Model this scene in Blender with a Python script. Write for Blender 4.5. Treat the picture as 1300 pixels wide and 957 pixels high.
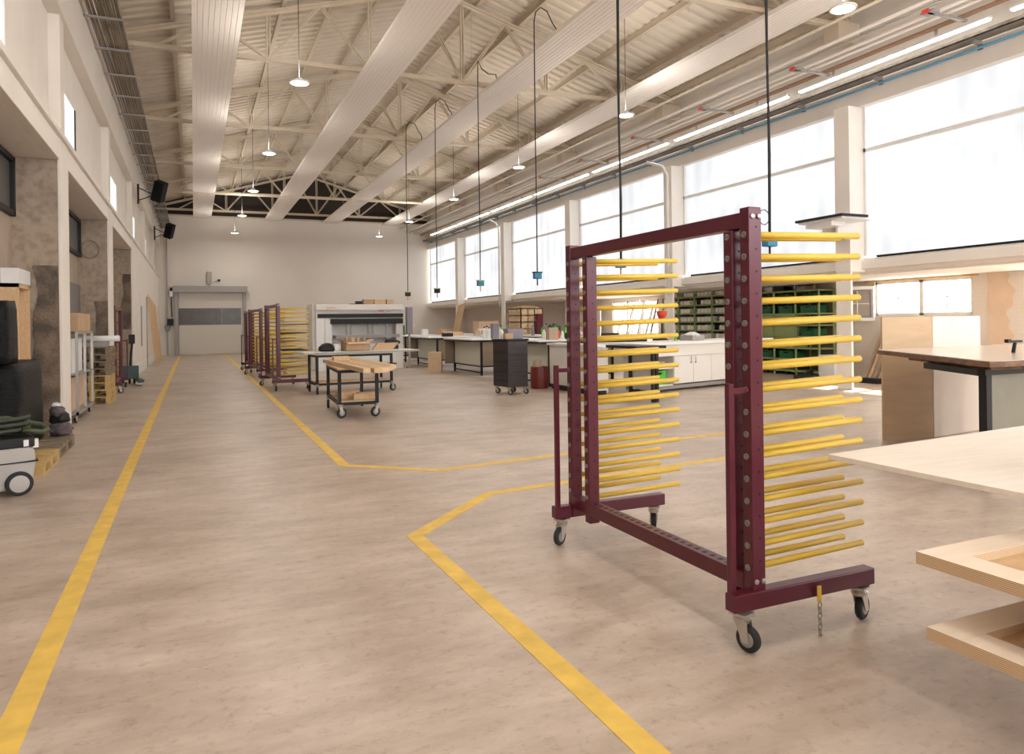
import bpy, bmesh, math, random
from mathutils import Vector, Matrix
for o in list(bpy.data.objects): bpy.data.objects.remove(o)
random.seed(7)
S = bpy.context.scene
COL = S.collection
R = math.radians

# ---------------------------------------------------------------- camera
cd = bpy.data.cameras.new('camera'); cam = bpy.data.objects.new('camera', cd); COL.objects.link(cam)
yaw, pitch, roll = R(23.76), R(-.02), R(.75)
F = Vector((math.sin(yaw)*math.cos(pitch), math.cos(yaw)*math.cos(pitch), math.sin(pitch)))
R0 = Vector((math.cos(yaw), -math.sin(yaw), 0)); U0 = R0.cross(F)
RX = R0*math.cos(roll)-U0*math.sin(roll); UX = R0*math.sin(roll)+U0*math.cos(roll)
m = Matrix((RX, UX, -F)).transposed().to_4x4(); m.translation = (0, 0, 1.55)
cam.matrix_world = m
cd.sensor_fit = 'HORIZONTAL'; cd.sensor_width = 36; cd.lens = 917/1300*36
cd.shift_y = -(478.5-410)/1300; cd.clip_start = .05; cd.clip_end = 300
S.camera = cam

# ---------------------------------------------------------------- world, exposure
S.view_settings.view_transform = 'Standard'; S.view_settings.look = 'None'
S.view_settings.exposure = 0.38; S.view_settings.gamma = 1.0
S.view_settings.use_curve_mapping = False
PANE_R, PANE_L, LAMP = .86, 1.1, 8.0
LAMP_W, ADDED_UP, STRIP_E = 36, 34, 9.0
SKY = 6.0
w = bpy.data.worlds.new('world'); S.world = w; w.use_nodes = True
bg = w.node_tree.nodes['Background']; bg.inputs[0].default_value = (1, .95, .88, 1); bg.inputs[1].default_value = SKY

sd = bpy.data.lights.new('sun', 'SUN'); sd.energy = 16.0; sd.angle = R(1.5); sd.color = (1, .93, .82)
sun = bpy.data.objects.new('sun', sd); COL.objects.link(sun)
sun.rotation_euler = Vector((-.80, -.22, -.56)).to_track_quat('-Z', 'Y').to_euler()

# ---------------------------------------------------------------- materials
MATS = {}
def mat(name, col, rough=.6, metal=0., var=.0, scale=6., stretch=(1, 1, 1), col2=None, bump=0., spec=.5, emit=0., alpha=1.):
    if name in MATS: return MATS[name]
    m = bpy.data.materials.new(name); m.use_nodes = True; nt = m.node_tree; b = nt.nodes['Principled BSDF']
    b.inputs['Base Color'].default_value = (*col, 1); b.inputs['Roughness'].default_value = rough
    b.inputs['Metallic'].default_value = metal; b.inputs['Specular IOR Level'].default_value = spec
    if var or col2 or bump:
        tc = nt.nodes.new('ShaderNodeTexCoord'); mp = nt.nodes.new('ShaderNodeMapping'); mp.inputs['Scale'].default_value = stretch
        nt.links.new(tc.outputs['Object'], mp.inputs[0])
        n = nt.nodes.new('ShaderNodeTexNoise'); n.inputs['Scale'].default_value = scale; n.inputs['Detail'].default_value = 5
        nt.links.new(mp.outputs[0], n.inputs['Vector'])
        r = nt.nodes.new('ShaderNodeValToRGB'); nt.links.new(n.outputs[0], r.inputs[0])
        r.color_ramp.elements[0].position = .3; r.color_ramp.elements[1].position = .7
        c2 = col2 or tuple(min(1, c*(1+var)) for c in col); c1 = col if col2 else tuple(c*(1-var) for c in col)
        r.color_ramp.elements[0].color = (*c1, 1); r.color_ramp.elements[1].color = (*c2, 1)
        nt.links.new(r.outputs[0], b.inputs['Base Color'])
        if bump:
            bp = nt.nodes.new('ShaderNodeBump'); bp.inputs['Strength'].default_value = bump; bp.inputs['Distance'].default_value = .02
            nt.links.new(n.outputs[0], bp.inputs['Height']); nt.links.new(bp.outputs[0], b.inputs['Normal'])
    if emit:
        b.inputs['Emission Color'].default_value = (*col, 1); b.inputs['Emission Strength'].default_value = emit
    MATS[name] = m; return m

def floor_mat():
    m = bpy.data.materials.new('floor_screed'); m.use_nodes = True; nt = m.node_tree; b = nt.nodes['Principled BSDF']
    N = nt.nodes.new; L = nt.links.new
    tc = N('ShaderNodeTexCoord')
    def noise(scale, st, det=6, rough=.6):
        mp = N('ShaderNodeMapping'); mp.inputs['Scale'].default_value = st; L(tc.outputs['Object'], mp.inputs[0])
        n = N('ShaderNodeTexNoise'); n.inputs['Scale'].default_value = scale; n.inputs['Detail'].default_value = det
        n.inputs['Roughness'].default_value = rough; L(mp.outputs[0], n.inputs['Vector']); return n
    n1 = noise(.9, (1, 1, 1)); n2 = noise(3.2, (.5, 1.3, 1), 8, .7); n3 = noise(14, (1, 1, 1), 8, .75)
    r1 = N('ShaderNodeValToRGB'); e = r1.color_ramp.elements
    e[0].position = .34; e[0].color = (.37, .285, .215, 1); e[1].position = .68; e[1].color = (.72, .61, .52, 1)
    ad = N('ShaderNodeMath'); ad.operation = 'MULTIPLY_ADD'; L(n2.outputs[0], ad.inputs[0]); ad.inputs[1].default_value = .55
    mu = N('ShaderNodeMath'); mu.operation = 'MULTIPLY'; L(n1.outputs[0], mu.inputs[0]); mu.inputs[1].default_value = .45
    L(mu.outputs[0], ad.inputs[2]); L(ad.outputs[0], r1.inputs[0])
    r3 = N('ShaderNodeValToRGB'); e = r3.color_ramp.elements; e[0].position = .28; e[0].color = (.55, .48, .42, 1); e[1].position = .47; e[1].color = (1, 1, 1, 1)
    L(n3.outputs[0], r3.inputs[0])
    mx = N('ShaderNodeMixRGB'); mx.blend_type = 'MULTIPLY'; mx.inputs[0].default_value = .75
    L(r1.outputs[0], mx.inputs[1]); L(r3.outputs[0], mx.inputs[2]); L(mx.outputs[0], b.inputs['Base Color'])
    rr = N('ShaderNodeMapRange'); rr.inputs[3].default_value = .28; rr.inputs[4].default_value = .5
    L(n2.outputs[0], rr.inputs[0]); L(rr.outputs[0], b.inputs['Roughness'])
    bp = N('ShaderNodeBump'); bp.inputs['Strength'].default_value = .12; bp.inputs['Distance'].default_value = .01
    L(n2.outputs[0], bp.inputs['Height']); L(bp.outputs[0], b.inputs['Normal'])
    return m

def pane_mat(name, strength, col=(.94, .965, 1)):
    """translucent multiwall daylight sheet: glows with the daylight behind it, faint vertical ribs and sheet joints"""
    m = bpy.data.materials.new(name); m.use_nodes = True; nt = m.node_tree; b = nt.nodes['Principled BSDF']
    N = nt.nodes.new; L = nt.links.new
    tc = N('ShaderNodeTexCoord')
    wv = N('ShaderNodeTexWave'); wv.bands_direction = 'Y'; wv.inputs['Scale'].default_value = .55; wv.inputs['Distortion'].default_value = .6
    L(tc.outputs['Object'], wv.inputs['Vector'])
    n = N('ShaderNodeTexNoise'); n.inputs['Scale'].default_value = .5; L(tc.outputs['Object'], n.inputs['Vector'])
    mr = N('ShaderNodeMapRange'); mr.inputs[1].default_value = 0; mr.inputs[2].default_value = 1; mr.inputs[3].default_value = .9; mr.inputs[4].default_value = 1.02
    L(wv.outputs['Fac'], mr.inputs[0])
    m2 = N('ShaderNodeMapRange'); m2.inputs[1].default_value = .3; m2.inputs[2].default_value = .7; m2.inputs[3].default_value = .74*strength; m2.inputs[4].default_value = 1.1*strength
    L(n.outputs[0], m2.inputs[0])
    mu = N('ShaderNodeMath'); mu.operation = 'MULTIPLY'; L(mr.outputs[0], mu.inputs[0]); L(m2.outputs[0], mu.inputs[1])
    b.inputs['Base Color'].default_value = (.12, .12, .12, 1); b.inputs['Roughness'].default_value = .5
    b.inputs['Emission Color'].default_value = (*col, 1); L(mu.outputs[0], b.inputs['Emission Strength'])
    return m

def concrete_mat(name, base, dirt, scale=1.2, thr=.5):
    m = bpy.data.materials.new(name); m.use_nodes = True; nt = m.node_tree; b = nt.nodes['Principled BSDF']
    N = nt.nodes.new; L = nt.links.new
    tc = N('ShaderNodeTexCoord')
    a = N('ShaderNodeTexNoise'); a.inputs['Scale'].default_value = scale; a.inputs['Detail'].default_value = 8; L(tc.outputs['Object'], a.inputs['Vector'])
    c = N('ShaderNodeTexNoise'); c.inputs['Scale'].default_value = scale*9; c.inputs['Detail'].default_value = 6; L(tc.outputs['Object'], c.inputs['Vector'])
    r = N('ShaderNodeValToRGB'); e = r.color_ramp.elements; e[0].position = thr-.1; e[0].color = (*dirt, 1); e[1].position = thr+.08; e[1].color = (*base, 1)
    L(a.outputs[0], r.inputs[0])
    r2 = N('ShaderNodeValToRGB'); e = r2.color_ramp.elements; e[0].position = .3; e[0].color = (.6, .58, .55, 1); e[1].position = .55; e[1].color = (1, 1, 1, 1)
    L(c.outputs[0], r2.inputs[0])
    mx = N('ShaderNodeMixRGB'); mx.blend_type = 'MULTIPLY'; mx.inputs[0].default_value = .7; L(r.outputs[0], mx.inputs[1]); L(r2.outputs[0], mx.inputs[2])
    L(mx.outputs[0], b.inputs['Base Color']); b.inputs['Roughness'].default_value = .9
    bp = N('ShaderNodeBump'); bp.inputs['Strength'].default_value = .5; bp.inputs['Distance'].default_value = .02
    L(c.outputs[0], bp.inputs['Height']); L(bp.outputs[0], b.inputs['Normal'])
    return m

def brick_mat():
    m = bpy.data.materials.new('whitewashed_brick'); m.use_nodes = True; nt = m.node_tree; b = nt.nodes['Principled BSDF']
    N = nt.nodes.new; L = nt.links.new
    tc = N('ShaderNodeTexCoord'); sp = N('ShaderNodeSeparateXYZ'); cb = N('ShaderNodeCombineXYZ')
    L(tc.outputs['Object'], sp.inputs[0]); L(sp.outputs[1], cb.inputs[0]); L(sp.outputs[2], cb.inputs[1])
    br = N('ShaderNodeTexBrick'); br.inputs['Scale'].default_value = 1; br.inputs['Brick Width'].default_value = .26; br.inputs['Row Height'].default_value = .09
    br.inputs['Mortar Size'].default_value = .006
    br.inputs['Color1'].default_value = (.84, .76, .67, 1); br.inputs['Color2'].default_value = (.83, .75, .66, 1); br.inputs['Mortar'].default_value = (.80, .72, .63, 1)
    L(cb.outputs[0], br.inputs['Vector']); L(br.outputs['Color'], b.inputs['Base Color'])
    bp = N('ShaderNodeBump'); bp.inputs['Strength'].default_value = .12; bp.inputs['Distance'].default_value = .006; L(br.outputs['Fac'], bp.inputs['Height']); bp.invert = True
    L(bp.outputs[0], b.inputs['Normal']); b.inputs['Roughness'].default_value = .85
    return m

M_floor = floor_mat()
M_paneR = pane_mat('daylight_sheet', PANE_R); M_paneL = pane_mat('clerestory_sheet', PANE_L); M_frontFill = pane_mat('added_front_glow', 8.0)  # last sheet is for the added fill windows behind the camera
M_wall = mat('wall_paint', (.82, .76, .69), .85, var=.03, scale=1.5)
M_wallR = mat('right_wall_paint', (.86, .80, .73), .85, var=.03, scale=1.5)
M_end = mat('end_wall_paint', (.76, .70, .63), .8, var=.03, scale=.6)
M_conc = concrete_mat('old_concrete', (.40, .32, .245), (.31, .245, .185), 1.1, .42)
M_dirt = concrete_mat('exposed_brickwork', (.22, .165, .12), (.10, .08, .065), 3.0, .5)
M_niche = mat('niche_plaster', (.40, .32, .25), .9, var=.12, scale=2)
M_brick = brick_mat()
M_patch = mat('bare_render_patch', (.80, .58, .40), .9, col2=(.88, .70, .54), scale=2.2)
M_deck = mat('roof_deck', (.72, .635, .53), .65, var=.05, scale=1.2)
M_steel = mat('painted_steel', (.70, .60, .47), .55, var=.04, scale=3)
M_purlin = mat('purlin_steel', (.62, .52, .40), .6)
M_dark = mat('dark_gable', (.05, .04, .035), .8)
M_panel = mat('radiant_panel_white', (.90, .83, .77), .85, spec=.2)
M_tray = mat('galvanised_tray', (.30, .26, .22), .5, .5, var=.25, scale=9)
M_line = mat('yellow_floor_paint', (.82, .55, .11), .55, var=.12, scale=7)
M_white = mat('white_lacquer', (.80, .77, .72), .4)
M_wline = mat('white_plastic', (.85, .84, .82), .4)
M_black = mat('black_steel', (.012, .012, .014), .5, spec=.35)
M_rubber = mat('black_rubber', (.02, .02, .022), .7)
M_mar = mat('maroon_powder_coat', (.10, .008, .022), .33, var=.05, scale=8)
M_yel = mat('yellow_tube', (.74, .50, .06), .4)
M_zinc = mat('zinc', (.55, .53, .5), .35, .8)
M_bolt = mat('bolt_steel', (.30, .29, .28), .35, .8)
M_grey = mat('grey_metal', (.36, .34, .32), .5, .3)
M_wood = mat('pine', (.72, .50, .30), .6, col2=(.60, .39, .21), scale=4, stretch=(8, 1, 8))
M_wood2 = mat('pine_pale', (.80, .60, .40), .6, col2=(.68, .47, .28), scale=4, stretch=(8, 1, 8))
M_woodx = mat('pine_crosswise', (.74, .54, .34), .6, col2=(.62, .42, .24), scale=4, stretch=(1, 8, 8))
M_ply = mat('birch_ply', (.66, .48, .30), .5, col2=(.58, .40, .24), scale=2, stretch=(1, 1, 5))
M_pale = mat('pale_birch_face', (.88, .77, .67), .5, var=.04, scale=2)
M_plytop = mat('pale_spruce_panel', (.90, .83, .74), .5, col2=(.85, .76, .66), scale=3, stretch=(1, 9, 1))
M_plyedge = mat('ply_edge', (.55, .38, .22), .7, col2=(.72, .54, .35), scale=3, stretch=(1, 1, 90))
M_plyin = mat('ply_inner', (.66, .45, .26), .6, col2=(.56, .36, .19), scale=3, stretch=(1, 7, 1))
M_walnut = mat('dark_live_edge', (.10, .05, .028), .55, col2=(.26, .13, .065), scale=5, stretch=(2, 2, 9))
M_wtop = mat('pale_oiled_top', (.78, .68, .60), .18, col2=(.72, .61, .53), scale=3, stretch=(9, 1, 1))
M_card = mat('cardboard', (.52, .35, .21), .8, var=.06)
M_card2 = mat('cardboard_light', (.66, .46, .30), .8, var=.06)
M_pallet = mat('grey_pallet_wood', (.20, .15, .10), .85, col2=(.32, .24, .16), scale=7)
M_palletY = mat('fresh_pallet_wood', (.62, .43, .17), .8, col2=(.50, .33, .13), scale=7)
M_cream = mat('cream_board', (.70, .69, .60), .6)
M_olive = mat('grey_green_board', (.24, .22, .165), .6, var=.05)
M_brownb = mat('brown_drawer_front', (.30, .24, .17), .6)
M_tool = mat('charcoal_cabinet', (.030, .024, .026), .45)
M_green = mat('green_plastic', (.10, .55, .06), .4)
M_shelf = mat('olive_green_steel', (.34, .42, .17), .5)
M_dgreen = mat('dark_green_bin', (.02, .13, .05), .4)
M_bin = mat('white_bin', (.90, .84, .76), .5)
M_red = mat('red_plastic', (.75, .07, .03), .4)
M_orange = mat('orange_plastic', (.8, .25, .03), .4)
M_blue = mat('blue_socket_box', (.03, .22, .38), .4)
M_lime = mat('lime_trim', (.45, .6, .05), .4)
M_wrap = mat('black_stretch_film', (.004, .004, .005), .5, spec=.2, bump=.7, scale=9, stretch=(1, 1, 6))
M_vac = mat('light_grey_plastic', (.48, .45, .42), .4)
M_hose = mat('dark_green_hose', (.035, .045, .03), .5)
M_jack = mat('petrol_green_paint', (.008, .045, .04), .4)
M_cloth = mat('dark_mauve_cloth', (.12, .09, .10), .9, var=.4, scale=14)
M_lamp = mat('lamp_diffuser', (1, .97, .9), .5, emit=LAMP)
M_tube = mat('fluorescent_diffuser', (1, .98, .94), .5, emit=STRIP_E)
M_glass = mat('grey_vision_strip', (.10, .085, .07), .25, var=.2, scale=5)
M_bluepipe = mat('blue_air_pipe', (.12, .38, .62), .4)
M_brownp = mat('copper_brown_pipe', (.34, .20, .13), .45)
M_foil = mat('clear_foil', (.75, .74, .72), .2)
M_pink = mat('pinkish_paper', (.75, .5, .42), .7)
M_kraft = mat('kraft_bag', (.45, .33, .24), .8)
M_purple = mat('grey_mauve_paint', (.26, .24, .28), .5)

# ---------------------------------------------------------------- mesh helpers
class MB:
    def __init__(s): s.bm = bmesh.new()
    def box(s, a, b, rz=0, piv=None, taper=None):
        a = Vector(a); b = Vector(b)
        vs = [Vector((x, y, z)) for x in (a.x, b.x) for y in (a.y, b.y) for z in (a.z, b.z)]
        return s._hex(vs, rz, piv)
    def _hex(s, vs, rz=0, piv=None):
        if rz:
            p = Vector(piv) if piv else sum(vs, Vector())/8
            M = Matrix.Translation(p) @ Matrix.Rotation(rz, 4, 'Z') @ Matrix.Translation(-p); vs = [M @ v for v in vs]
        v = [s.bm.verts.new(c) for c in vs]
        for f in ((0, 1, 3, 2), (4, 6, 7, 5), (0, 4, 5, 1), (2, 3, 7, 6), (0, 2, 6, 4), (1, 5, 7, 3)):
            s.bm.faces.new([v[i] for i in f])
        return s
    def bar(s, p, q, wd, ht, up=(0, 0, 1)):
        """rectangular bar from p to q, width across, height along up"""
        p = Vector(p); q = Vector(q); d = (q-p).normalized(); u = Vector(up)
        if abs(d.dot(u)) > .99: u = Vector((0, 1, 0))
        x = d.cross(u).normalized()*wd/2; y = x.cross(d).normalized()*ht/2
        vs = [e+i*x+j*y for e in (p, q) for i in (-1, 1) for j in (-1, 1)]
        return s._hex(vs)
    def tube(s, pts, r, n=8, cap=True):
        pts = [Vector(p) for p in pts]; rings = []; prev = None
        for i, p in enumerate(pts):
            d = (pts[min(i+1, len(pts)-1)]-pts[max(i-1, 0)]).normalized()
            if prev is None:
                u = Vector((0, 0, 1)) if abs(d.z) < .9 else Vector((1, 0, 0)); x = d.cross(u).normalized()
            else: x = (prev-d*prev.dot(d)).normalized()
            prev = x; y = d.cross(x)
            rr = r[i] if isinstance(r, (list, tuple)) else r
            rings.append([s.bm.verts.new(p+rr*(x*math.cos(t)+y*math.sin(t))) for t in [2*math.pi*k/n for k in range(n)]])
        for a, b in zip(rings, rings[1:]):
            for k in range(n): s.bm.faces.new((a[k], a[(k+1) % n], b[(k+1) % n], b[k])).smooth = True
        if cap:
            s.bm.faces.new(rings[0][::-1]); s.bm.faces.new(rings[-1])
        return s
    def lathe(s, c, axis, prof, n=20):
        """prof: list of (offset along axis, radius)"""
        c = Vector(c); a = Vector(axis).normalized(); u = Vector((0, 0, 1)) if abs(a.z) < .9 else Vector((1, 0, 0))
        x = a.cross(u).normalized(); y = a.cross(x); rings = []
        for o, r in prof:
            rings.append([s.bm.verts.new(c+a*o+max(r, 1e-4)*(x*math.cos(2*math.pi*k/n)+y*math.sin(2*math.pi*k/n))) for k in range(n)])
        for p, q in zip(rings, rings[1:]):
            for k in range(n): s.bm.faces.new((p[k], p[(k+1) % n], q[(k+1) % n], q[k]))
        s.bm.faces.new(rings[0][::-1]); s.bm.faces.new(rings[-1]); return s
    def prism(s, poly, z0, z1):
        lo = [s.bm.verts.new((x, y, z0)) for x, y in poly]; hi = [s.bm.verts.new((x, y, z1)) for x, y in poly]; n = len(poly)
        for k in range(n): s.bm.faces.new((lo[k], lo[(k+1) % n], hi[(k+1) % n], hi[k]))
        s.bm.faces.new(lo[::-1]); s.bm.faces.new(hi); return s
    def extrude_y(s, poly, y0, y1):
        """poly in (x,z)"""
        lo = [s.bm.verts.new((x, y0, z)) for x, z in poly]; hi = [s.bm.verts.new((x, y1, z)) for x, z in poly]; n = len(poly)
        for k in range(n): s.bm.faces.new((lo[k], lo[(k+1) % n], hi[(k+1) % n], hi[k]))
        s.bm.faces.new(lo[::-1]); s.bm.faces.new(hi); return s
    def build(s, name, m, parent=None, bevel=0):
        bmesh.ops.recalc_face_normals(s.bm, faces=s.bm.faces)
        me = bpy.data.meshes.new(name); s.bm.to_mesh(me); s.bm.free(); me.materials.append(m)
        o = bpy.data.objects.new(name, me); COL.objects.link(o)
        if parent: o.parent = parent
        if bevel:
            md = o.modifiers.new('b', 'BEVEL'); md.width = bevel; md.segments = 2; md.limit_method = 'ANGLE'
        return o

def tag(o, label, cat, group=None, kind=None):
    o['label'] = label; o['category'] = cat
    if group: o['group'] = group
    if kind: o['kind'] = kind
    return o
def thing(name, label, cat, loc=(0, 0, 0), rz=0, group=None):
    o = bpy.data.objects.new(name, None); COL.objects.link(o); o.location = loc; o.rotation_euler = (0, 0, rz); o.empty_display_size = .1
    return tag(o, label, cat, group)
def struct(name, mb, m, label=None, parent=None, bevel=0):
    o = mb.build(name, m, parent, bevel)
    if not parent: o['kind'] = 'structure'
    if label: o['label'] = label
    return o
ORD = ['first', 'second', 'third', 'fourth', 'fifth', 'sixth', 'seventh', 'eighth', 'ninth', 'tenth', 'eleventh', 'twelfth', 'thirteenth', 'fourteenth', 'fifteenth', 'sixteenth', 'seventeenth', 'eighteenth', 'nineteenth', 'twentieth']
SKIP = ('no_such_part',)
def copy_tree(o, loc=None, rz=None, label=None, group=None, parent=None):
    c = o.copy(); COL.objects.link(c)
    if parent is not None: c.parent = parent
    if loc is not None: c.location = loc
    if rz is not None: c.rotation_euler = (0, 0, rz)
    if label: c['label'] = label
    if group: c['group'] = group
    for ch in list(o.children):
        if not ch.name.startswith(SKIP): copy_tree(ch, parent=c)
    return c

# ================================================================ STRUCTURE
XL, XR, XW = -1.73, 13.45, 15.8            # left face, pane plane right, recessed lower right wall
YB = -7.0
def FY(k, x=0): return 11.95+6.35*k-.03*x   # frame lines
def YE(x): return 43.65-.03*x               # end wall
struct('floor', MB().box((-3.6, YB, -.12), (XW+.3, 44.6, 0)), M_floor, 'worn beige screed floor of the hall')

# painted floor lines
def strip(pts, wd, z=.0025):
    mb = MB(); P = [Vector((*p, 0)) for p in pts]; Ls = []; 
    for i, p in enumerate(P):
        a = (P[i]-P[i-1]).normalized() if i else (P[1]-P[0]).normalized()
        b = (P[i+1]-P[i]).normalized() if i < len(P)-1 else a
        t = (a+b).normalized(); nrm = Vector((-t.y, t.x, 0)); k = 1/max(.35, nrm.dot(Vector((-a.y, a.x, 0))))
        Ls.append((p+nrm*wd/2*k, p-nrm*wd/2*k))
    for (a, b), (c, d) in zip(Ls, Ls[1:]):
        vs = [mb.bm.verts.new((v.x, v.y, z)) for v in (a, c, d, b)]; lo = [mb.bm.verts.new((v.x, v.y, .0003)) for v in (a, c, d, b)]
        mb.bm.faces.new(vs)
        for i in range(4): mb.bm.faces.new((vs[i], vs[(i+1) % 4], lo[(i+1) % 4], lo[i]))
    return mb
struct('trim_1', strip([(-.665, -3), (-.665, 3.7), (-.73, 42.6)], .115), M_line, 'long straight yellow floor line on the left')
struct('trim_2', strip([(1.57, 43), (1.5, 8.05), (2.35, 7.31), (6.4, 7.86), (9.5, 8.2)], .115), M_line, 'yellow floor line bending right behind the near rack')
struct('trim_3', strip([(1.50, -3), (1.485, 2.7), (1.46, 5.13), (2.43, 6.10), (4.74, 6.38), (7, 6.65)], .115), M_line, 'yellow floor line bending right in front of the near rack')

# ---- left wall
lw = MB()
# niche back wall, niche soffits, lintel, solid part beyond
lw.box((-3.2, YB, 0), (-2.9, 44.3, 8.4))
struct('wall_left', lw, M_wall)
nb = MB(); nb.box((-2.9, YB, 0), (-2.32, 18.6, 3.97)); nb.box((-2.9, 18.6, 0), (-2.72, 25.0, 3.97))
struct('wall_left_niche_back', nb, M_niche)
up = MB(); up.box((-2.9, YB, 3.97), (-1.86, 25.2, 6.1)); up.box((-2.9, 25.2, 0), (XL, YE(-2), 4.3)); up.box((-2.9, 25.2, 4.3), (-1.86, YE(-2), 6.1))
up.box((-2.9, YB, 6.05), (-1.66, YE(-2), 7.5)); up.box((-2.9, YB, 7.5), (-1.8, YE(-2), 8.6))
up.box((-1.86, YB, 3.97), (XL, 25.2, 4.28)); up.box((-1.86, YB, 4.28), (XL+.05, YE(-2), 4.36))
struct('wall_left_upper', up, M_wall, bevel=.008)
LEFTC = [(-1.0, .0), (5.7, 6.4), (12.05, 12.75), (18.45, 19.3), (25.05, 25.9)]
for k, (a, b) in enumerate(LEFTC):
    if b <= 0: b = a+.7
    c = MB().box((-2.89, a, 0), (XL-.03, b, 3.965))
    struct('wall_left_pier_%d' % (k+1), c, M_conc)
    struct('trim_%d' % (10+k), MB().box((XL-.03, a, 0), (XL+.01, b, 4.3)).box((-1.86, a, 4.36), (XL+.02, a+.35, 6.05)), M_wall, bevel=.006)
for k in range(3):
    a = 31.3+6.35*k
    if a < 43: struct('trim_%d' % (20+k), MB().box((-1.86, a, 4.36), (XL+.02, a+.35, 6.05)), M_wall)
# exposed dirty brickwork on the pier faces (patches slightly proud of the plaster)
def patch(name, x0, x1, z0, z1, y, m, seed, amp=.05):
    rnd = random.Random(seed); n = 60; p1_, p2_ = rnd.uniform(0, 6), rnd.uniform(0, 6); L_ = []; R_ = []
    for i in range(n+1):
        z = z0+(z1-z0)*i/n; L_.append((x0+amp*(.6*math.sin(3.1*z+p1_)+.4*math.sin(8.3*z+p2_))+rnd.uniform(-.008, .008), z)); R_.append((x1, z))
    return struct(name, MB().extrude_y(L_+R_[::-1], y-.012, y), m)
patch('trim_30', -2.07, -1.765, .02, 2.45, 12.05, M_dirt, 3)
patch('trim_31', -2.0, -1.765, 1.0, 2.15, 18.45, M_dirt, 5, .06)
patch('trim_32', -2.0, -1.765, 1.5, 3.2, 25.05, M_dirt, 6, .05)
# clerestory windows on the left
n = 1
for y0, y1 in ((6.45, 9.3), (12.75, 14.38), (19.1, 21.6), (25.45, 27.9), (31.8, 34.2), (38.1, 40.4)):
    wn = struct('window_%d' % n, MB().box((-1.86, y0, 4.42), (-1.845, y1, 5.3)), M_paneL); n += 1
    fr = MB(); fr.box((-1.86, y1, 4.38), (-1.825, y1+.04, 5.3))
    fr.build('window_frame', M_black if n == 3 else M_white, wn)
# niche back-wall window frames (dark steel)
for k, (y0, y1) in enumerate(((7.2, 11.98), (13.6, 18.38))):
    f = MB(); X = -2.32
    for z in (3.12, 3.86): f.box((X, y0, z), (X+.07, y1, z+.07))
    for y in (y0, (y0+y1)/2, y1-.09): f.box((X, y, 3.12), (X+.07, y+.09, 3.93))
    o = struct('window_%d' % n, f, M_black); n += 1
    MB().box((X, y0+.05, 3.15), (X+.015, y1-.05, 3.9)).build('pane', mat('dusty_dark_glass', (.10, .095, .09), .4), o)
struct('window_%d' % n, MB().box((-2.32, 15.6, .6), (-2.29, 18.42, 2.5)), mat('grey_hatch', (.2, .18, .17), .7)); n += 1

# ---- end wall
ew = MB(); th = -math.atan(.03)
def eq(x0, x1, z0, z1, t0, t1):   # slab lying against the end wall
    vs = [Vector((x, YE(x)-t, z)) for x in (x0, x1) for t in (t1, t0) for z in (z0, z1)]
    return vs
def ebox(mb, x0, x1, z0, z1, t0, t1): mb._hex(eq(x0, x1, z0, z1, t0, t1)); return mb
ebox(ew, -3.1, 16.3, 0, 7.68, -.6, 0)
struct('wall_back', ew, M_end)
struct('trim_40', ebox(MB(), -1.8, 13.4, 7.66, 7.74, 0, .06), M_purlin)
g = ebox(MB(), -3.1, 16, 7.7, 11, -.6, -.3); struct('wall_back_gable', g, M_dark)
# roll-up door
dr = struct('door_1', ebox(MB(), -.76, 2.52, .03, 3.44, 0, .06), mat('door_sheet', (.66, .61, .54), .6))
ebox(MB(), -1.02, 2.78, 3.46, 3.80, 0, .40).build('door_header', M_grey, dr)
ebox(MB(), -.98, -.78, 0, 3.46, 0, .18).build('door_jamb', M_grey, dr)
ebox(MB(), 2.54, 2.70, 0, 3.46, 0, .18).build('door_jamb', M_grey, dr)
v = ebox(MB(), -.76, 2.44, 1.66, 2.58, .06, .075).build('vision_strip', M_glass, dr)
ebox(MB(), 1.42, 1.45, 1.66, 2.58, .075, .085).build('vision_joint', M_grey, v)
t = thing('door_motor', 'small black and white motor housing on left jamb of the far door', 'motor', (-1.12, YE(-1.12)-.16, 3.1))
MB().box((-.08, -.1, .12), (.08, .1, .42)).build('housing', M_wline, t); MB().box((-.06, -.08, .42), (.06, .08, .6)).build('cap', M_black, t)
MB().tube([(0, 0, .12), (.02, 0, -1.0)], .025).build('cable', M_black, t)
t = thing('door_control_box', 'black control box with cable left of the far door', 'switch box', (-1.2, YE(-1.2)-.16, 1.65))
MB().box((-.13, -.1, 0), (.17, .1, .36)).build('box', M_black, t)
MB().tube([(-.1, 0, .05), (-.25, 0, -.1), (-.2, 0, -.3), (-.05, 0, -.3), (0, 0, 0)], .02).build('cable', M_black, t)
t = thing('wall_speaker_box', 'narrow grey perforated box on wall above far door', 'speaker', (.82, YE(.8)-.08, 3.9))
MB().box((-.12, -.08, .05), (.12, .08, .7)).build('casing', mat('perforated_grey', (.42, .38, .33), .6), t, .01)
for k in range(8): pass
MB().box((-.03, -.3, -.1), (.03, 0, .05)).build('bracket', M_grey, t)
t = thing('security_sensor', 'tiny dark sensor on short arm above far door', 'sensor', (1.31, YE(1.3)-.02, 4.13))
MB().lathe((0, -.0, 0), (0, -1, 0), [(0, .05), (.12, .07), (.18, .03)]).build('eye', M_black, t)
MB().bar((0, -.03, 0), (-.3, -.05, -.1), .03, .03).build('arm', M_grey, t)
tag(MB().box((-1.36, YE(-1.3)-.1, .02), (-1.29, YE(-1.3), 7.4)).build('wall_conduit', M_grey), 'thin vertical conduit left of the far door', 'conduit')
struct('baseboard_back', ebox(MB(), 2.72, 13.3, 0, .22, 0, .03), M_end)
struct('baseboard_left', MB().box((XL, 25.9, 0), (XL+.035, YE(-1.7), .35)), M_wline)
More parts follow.
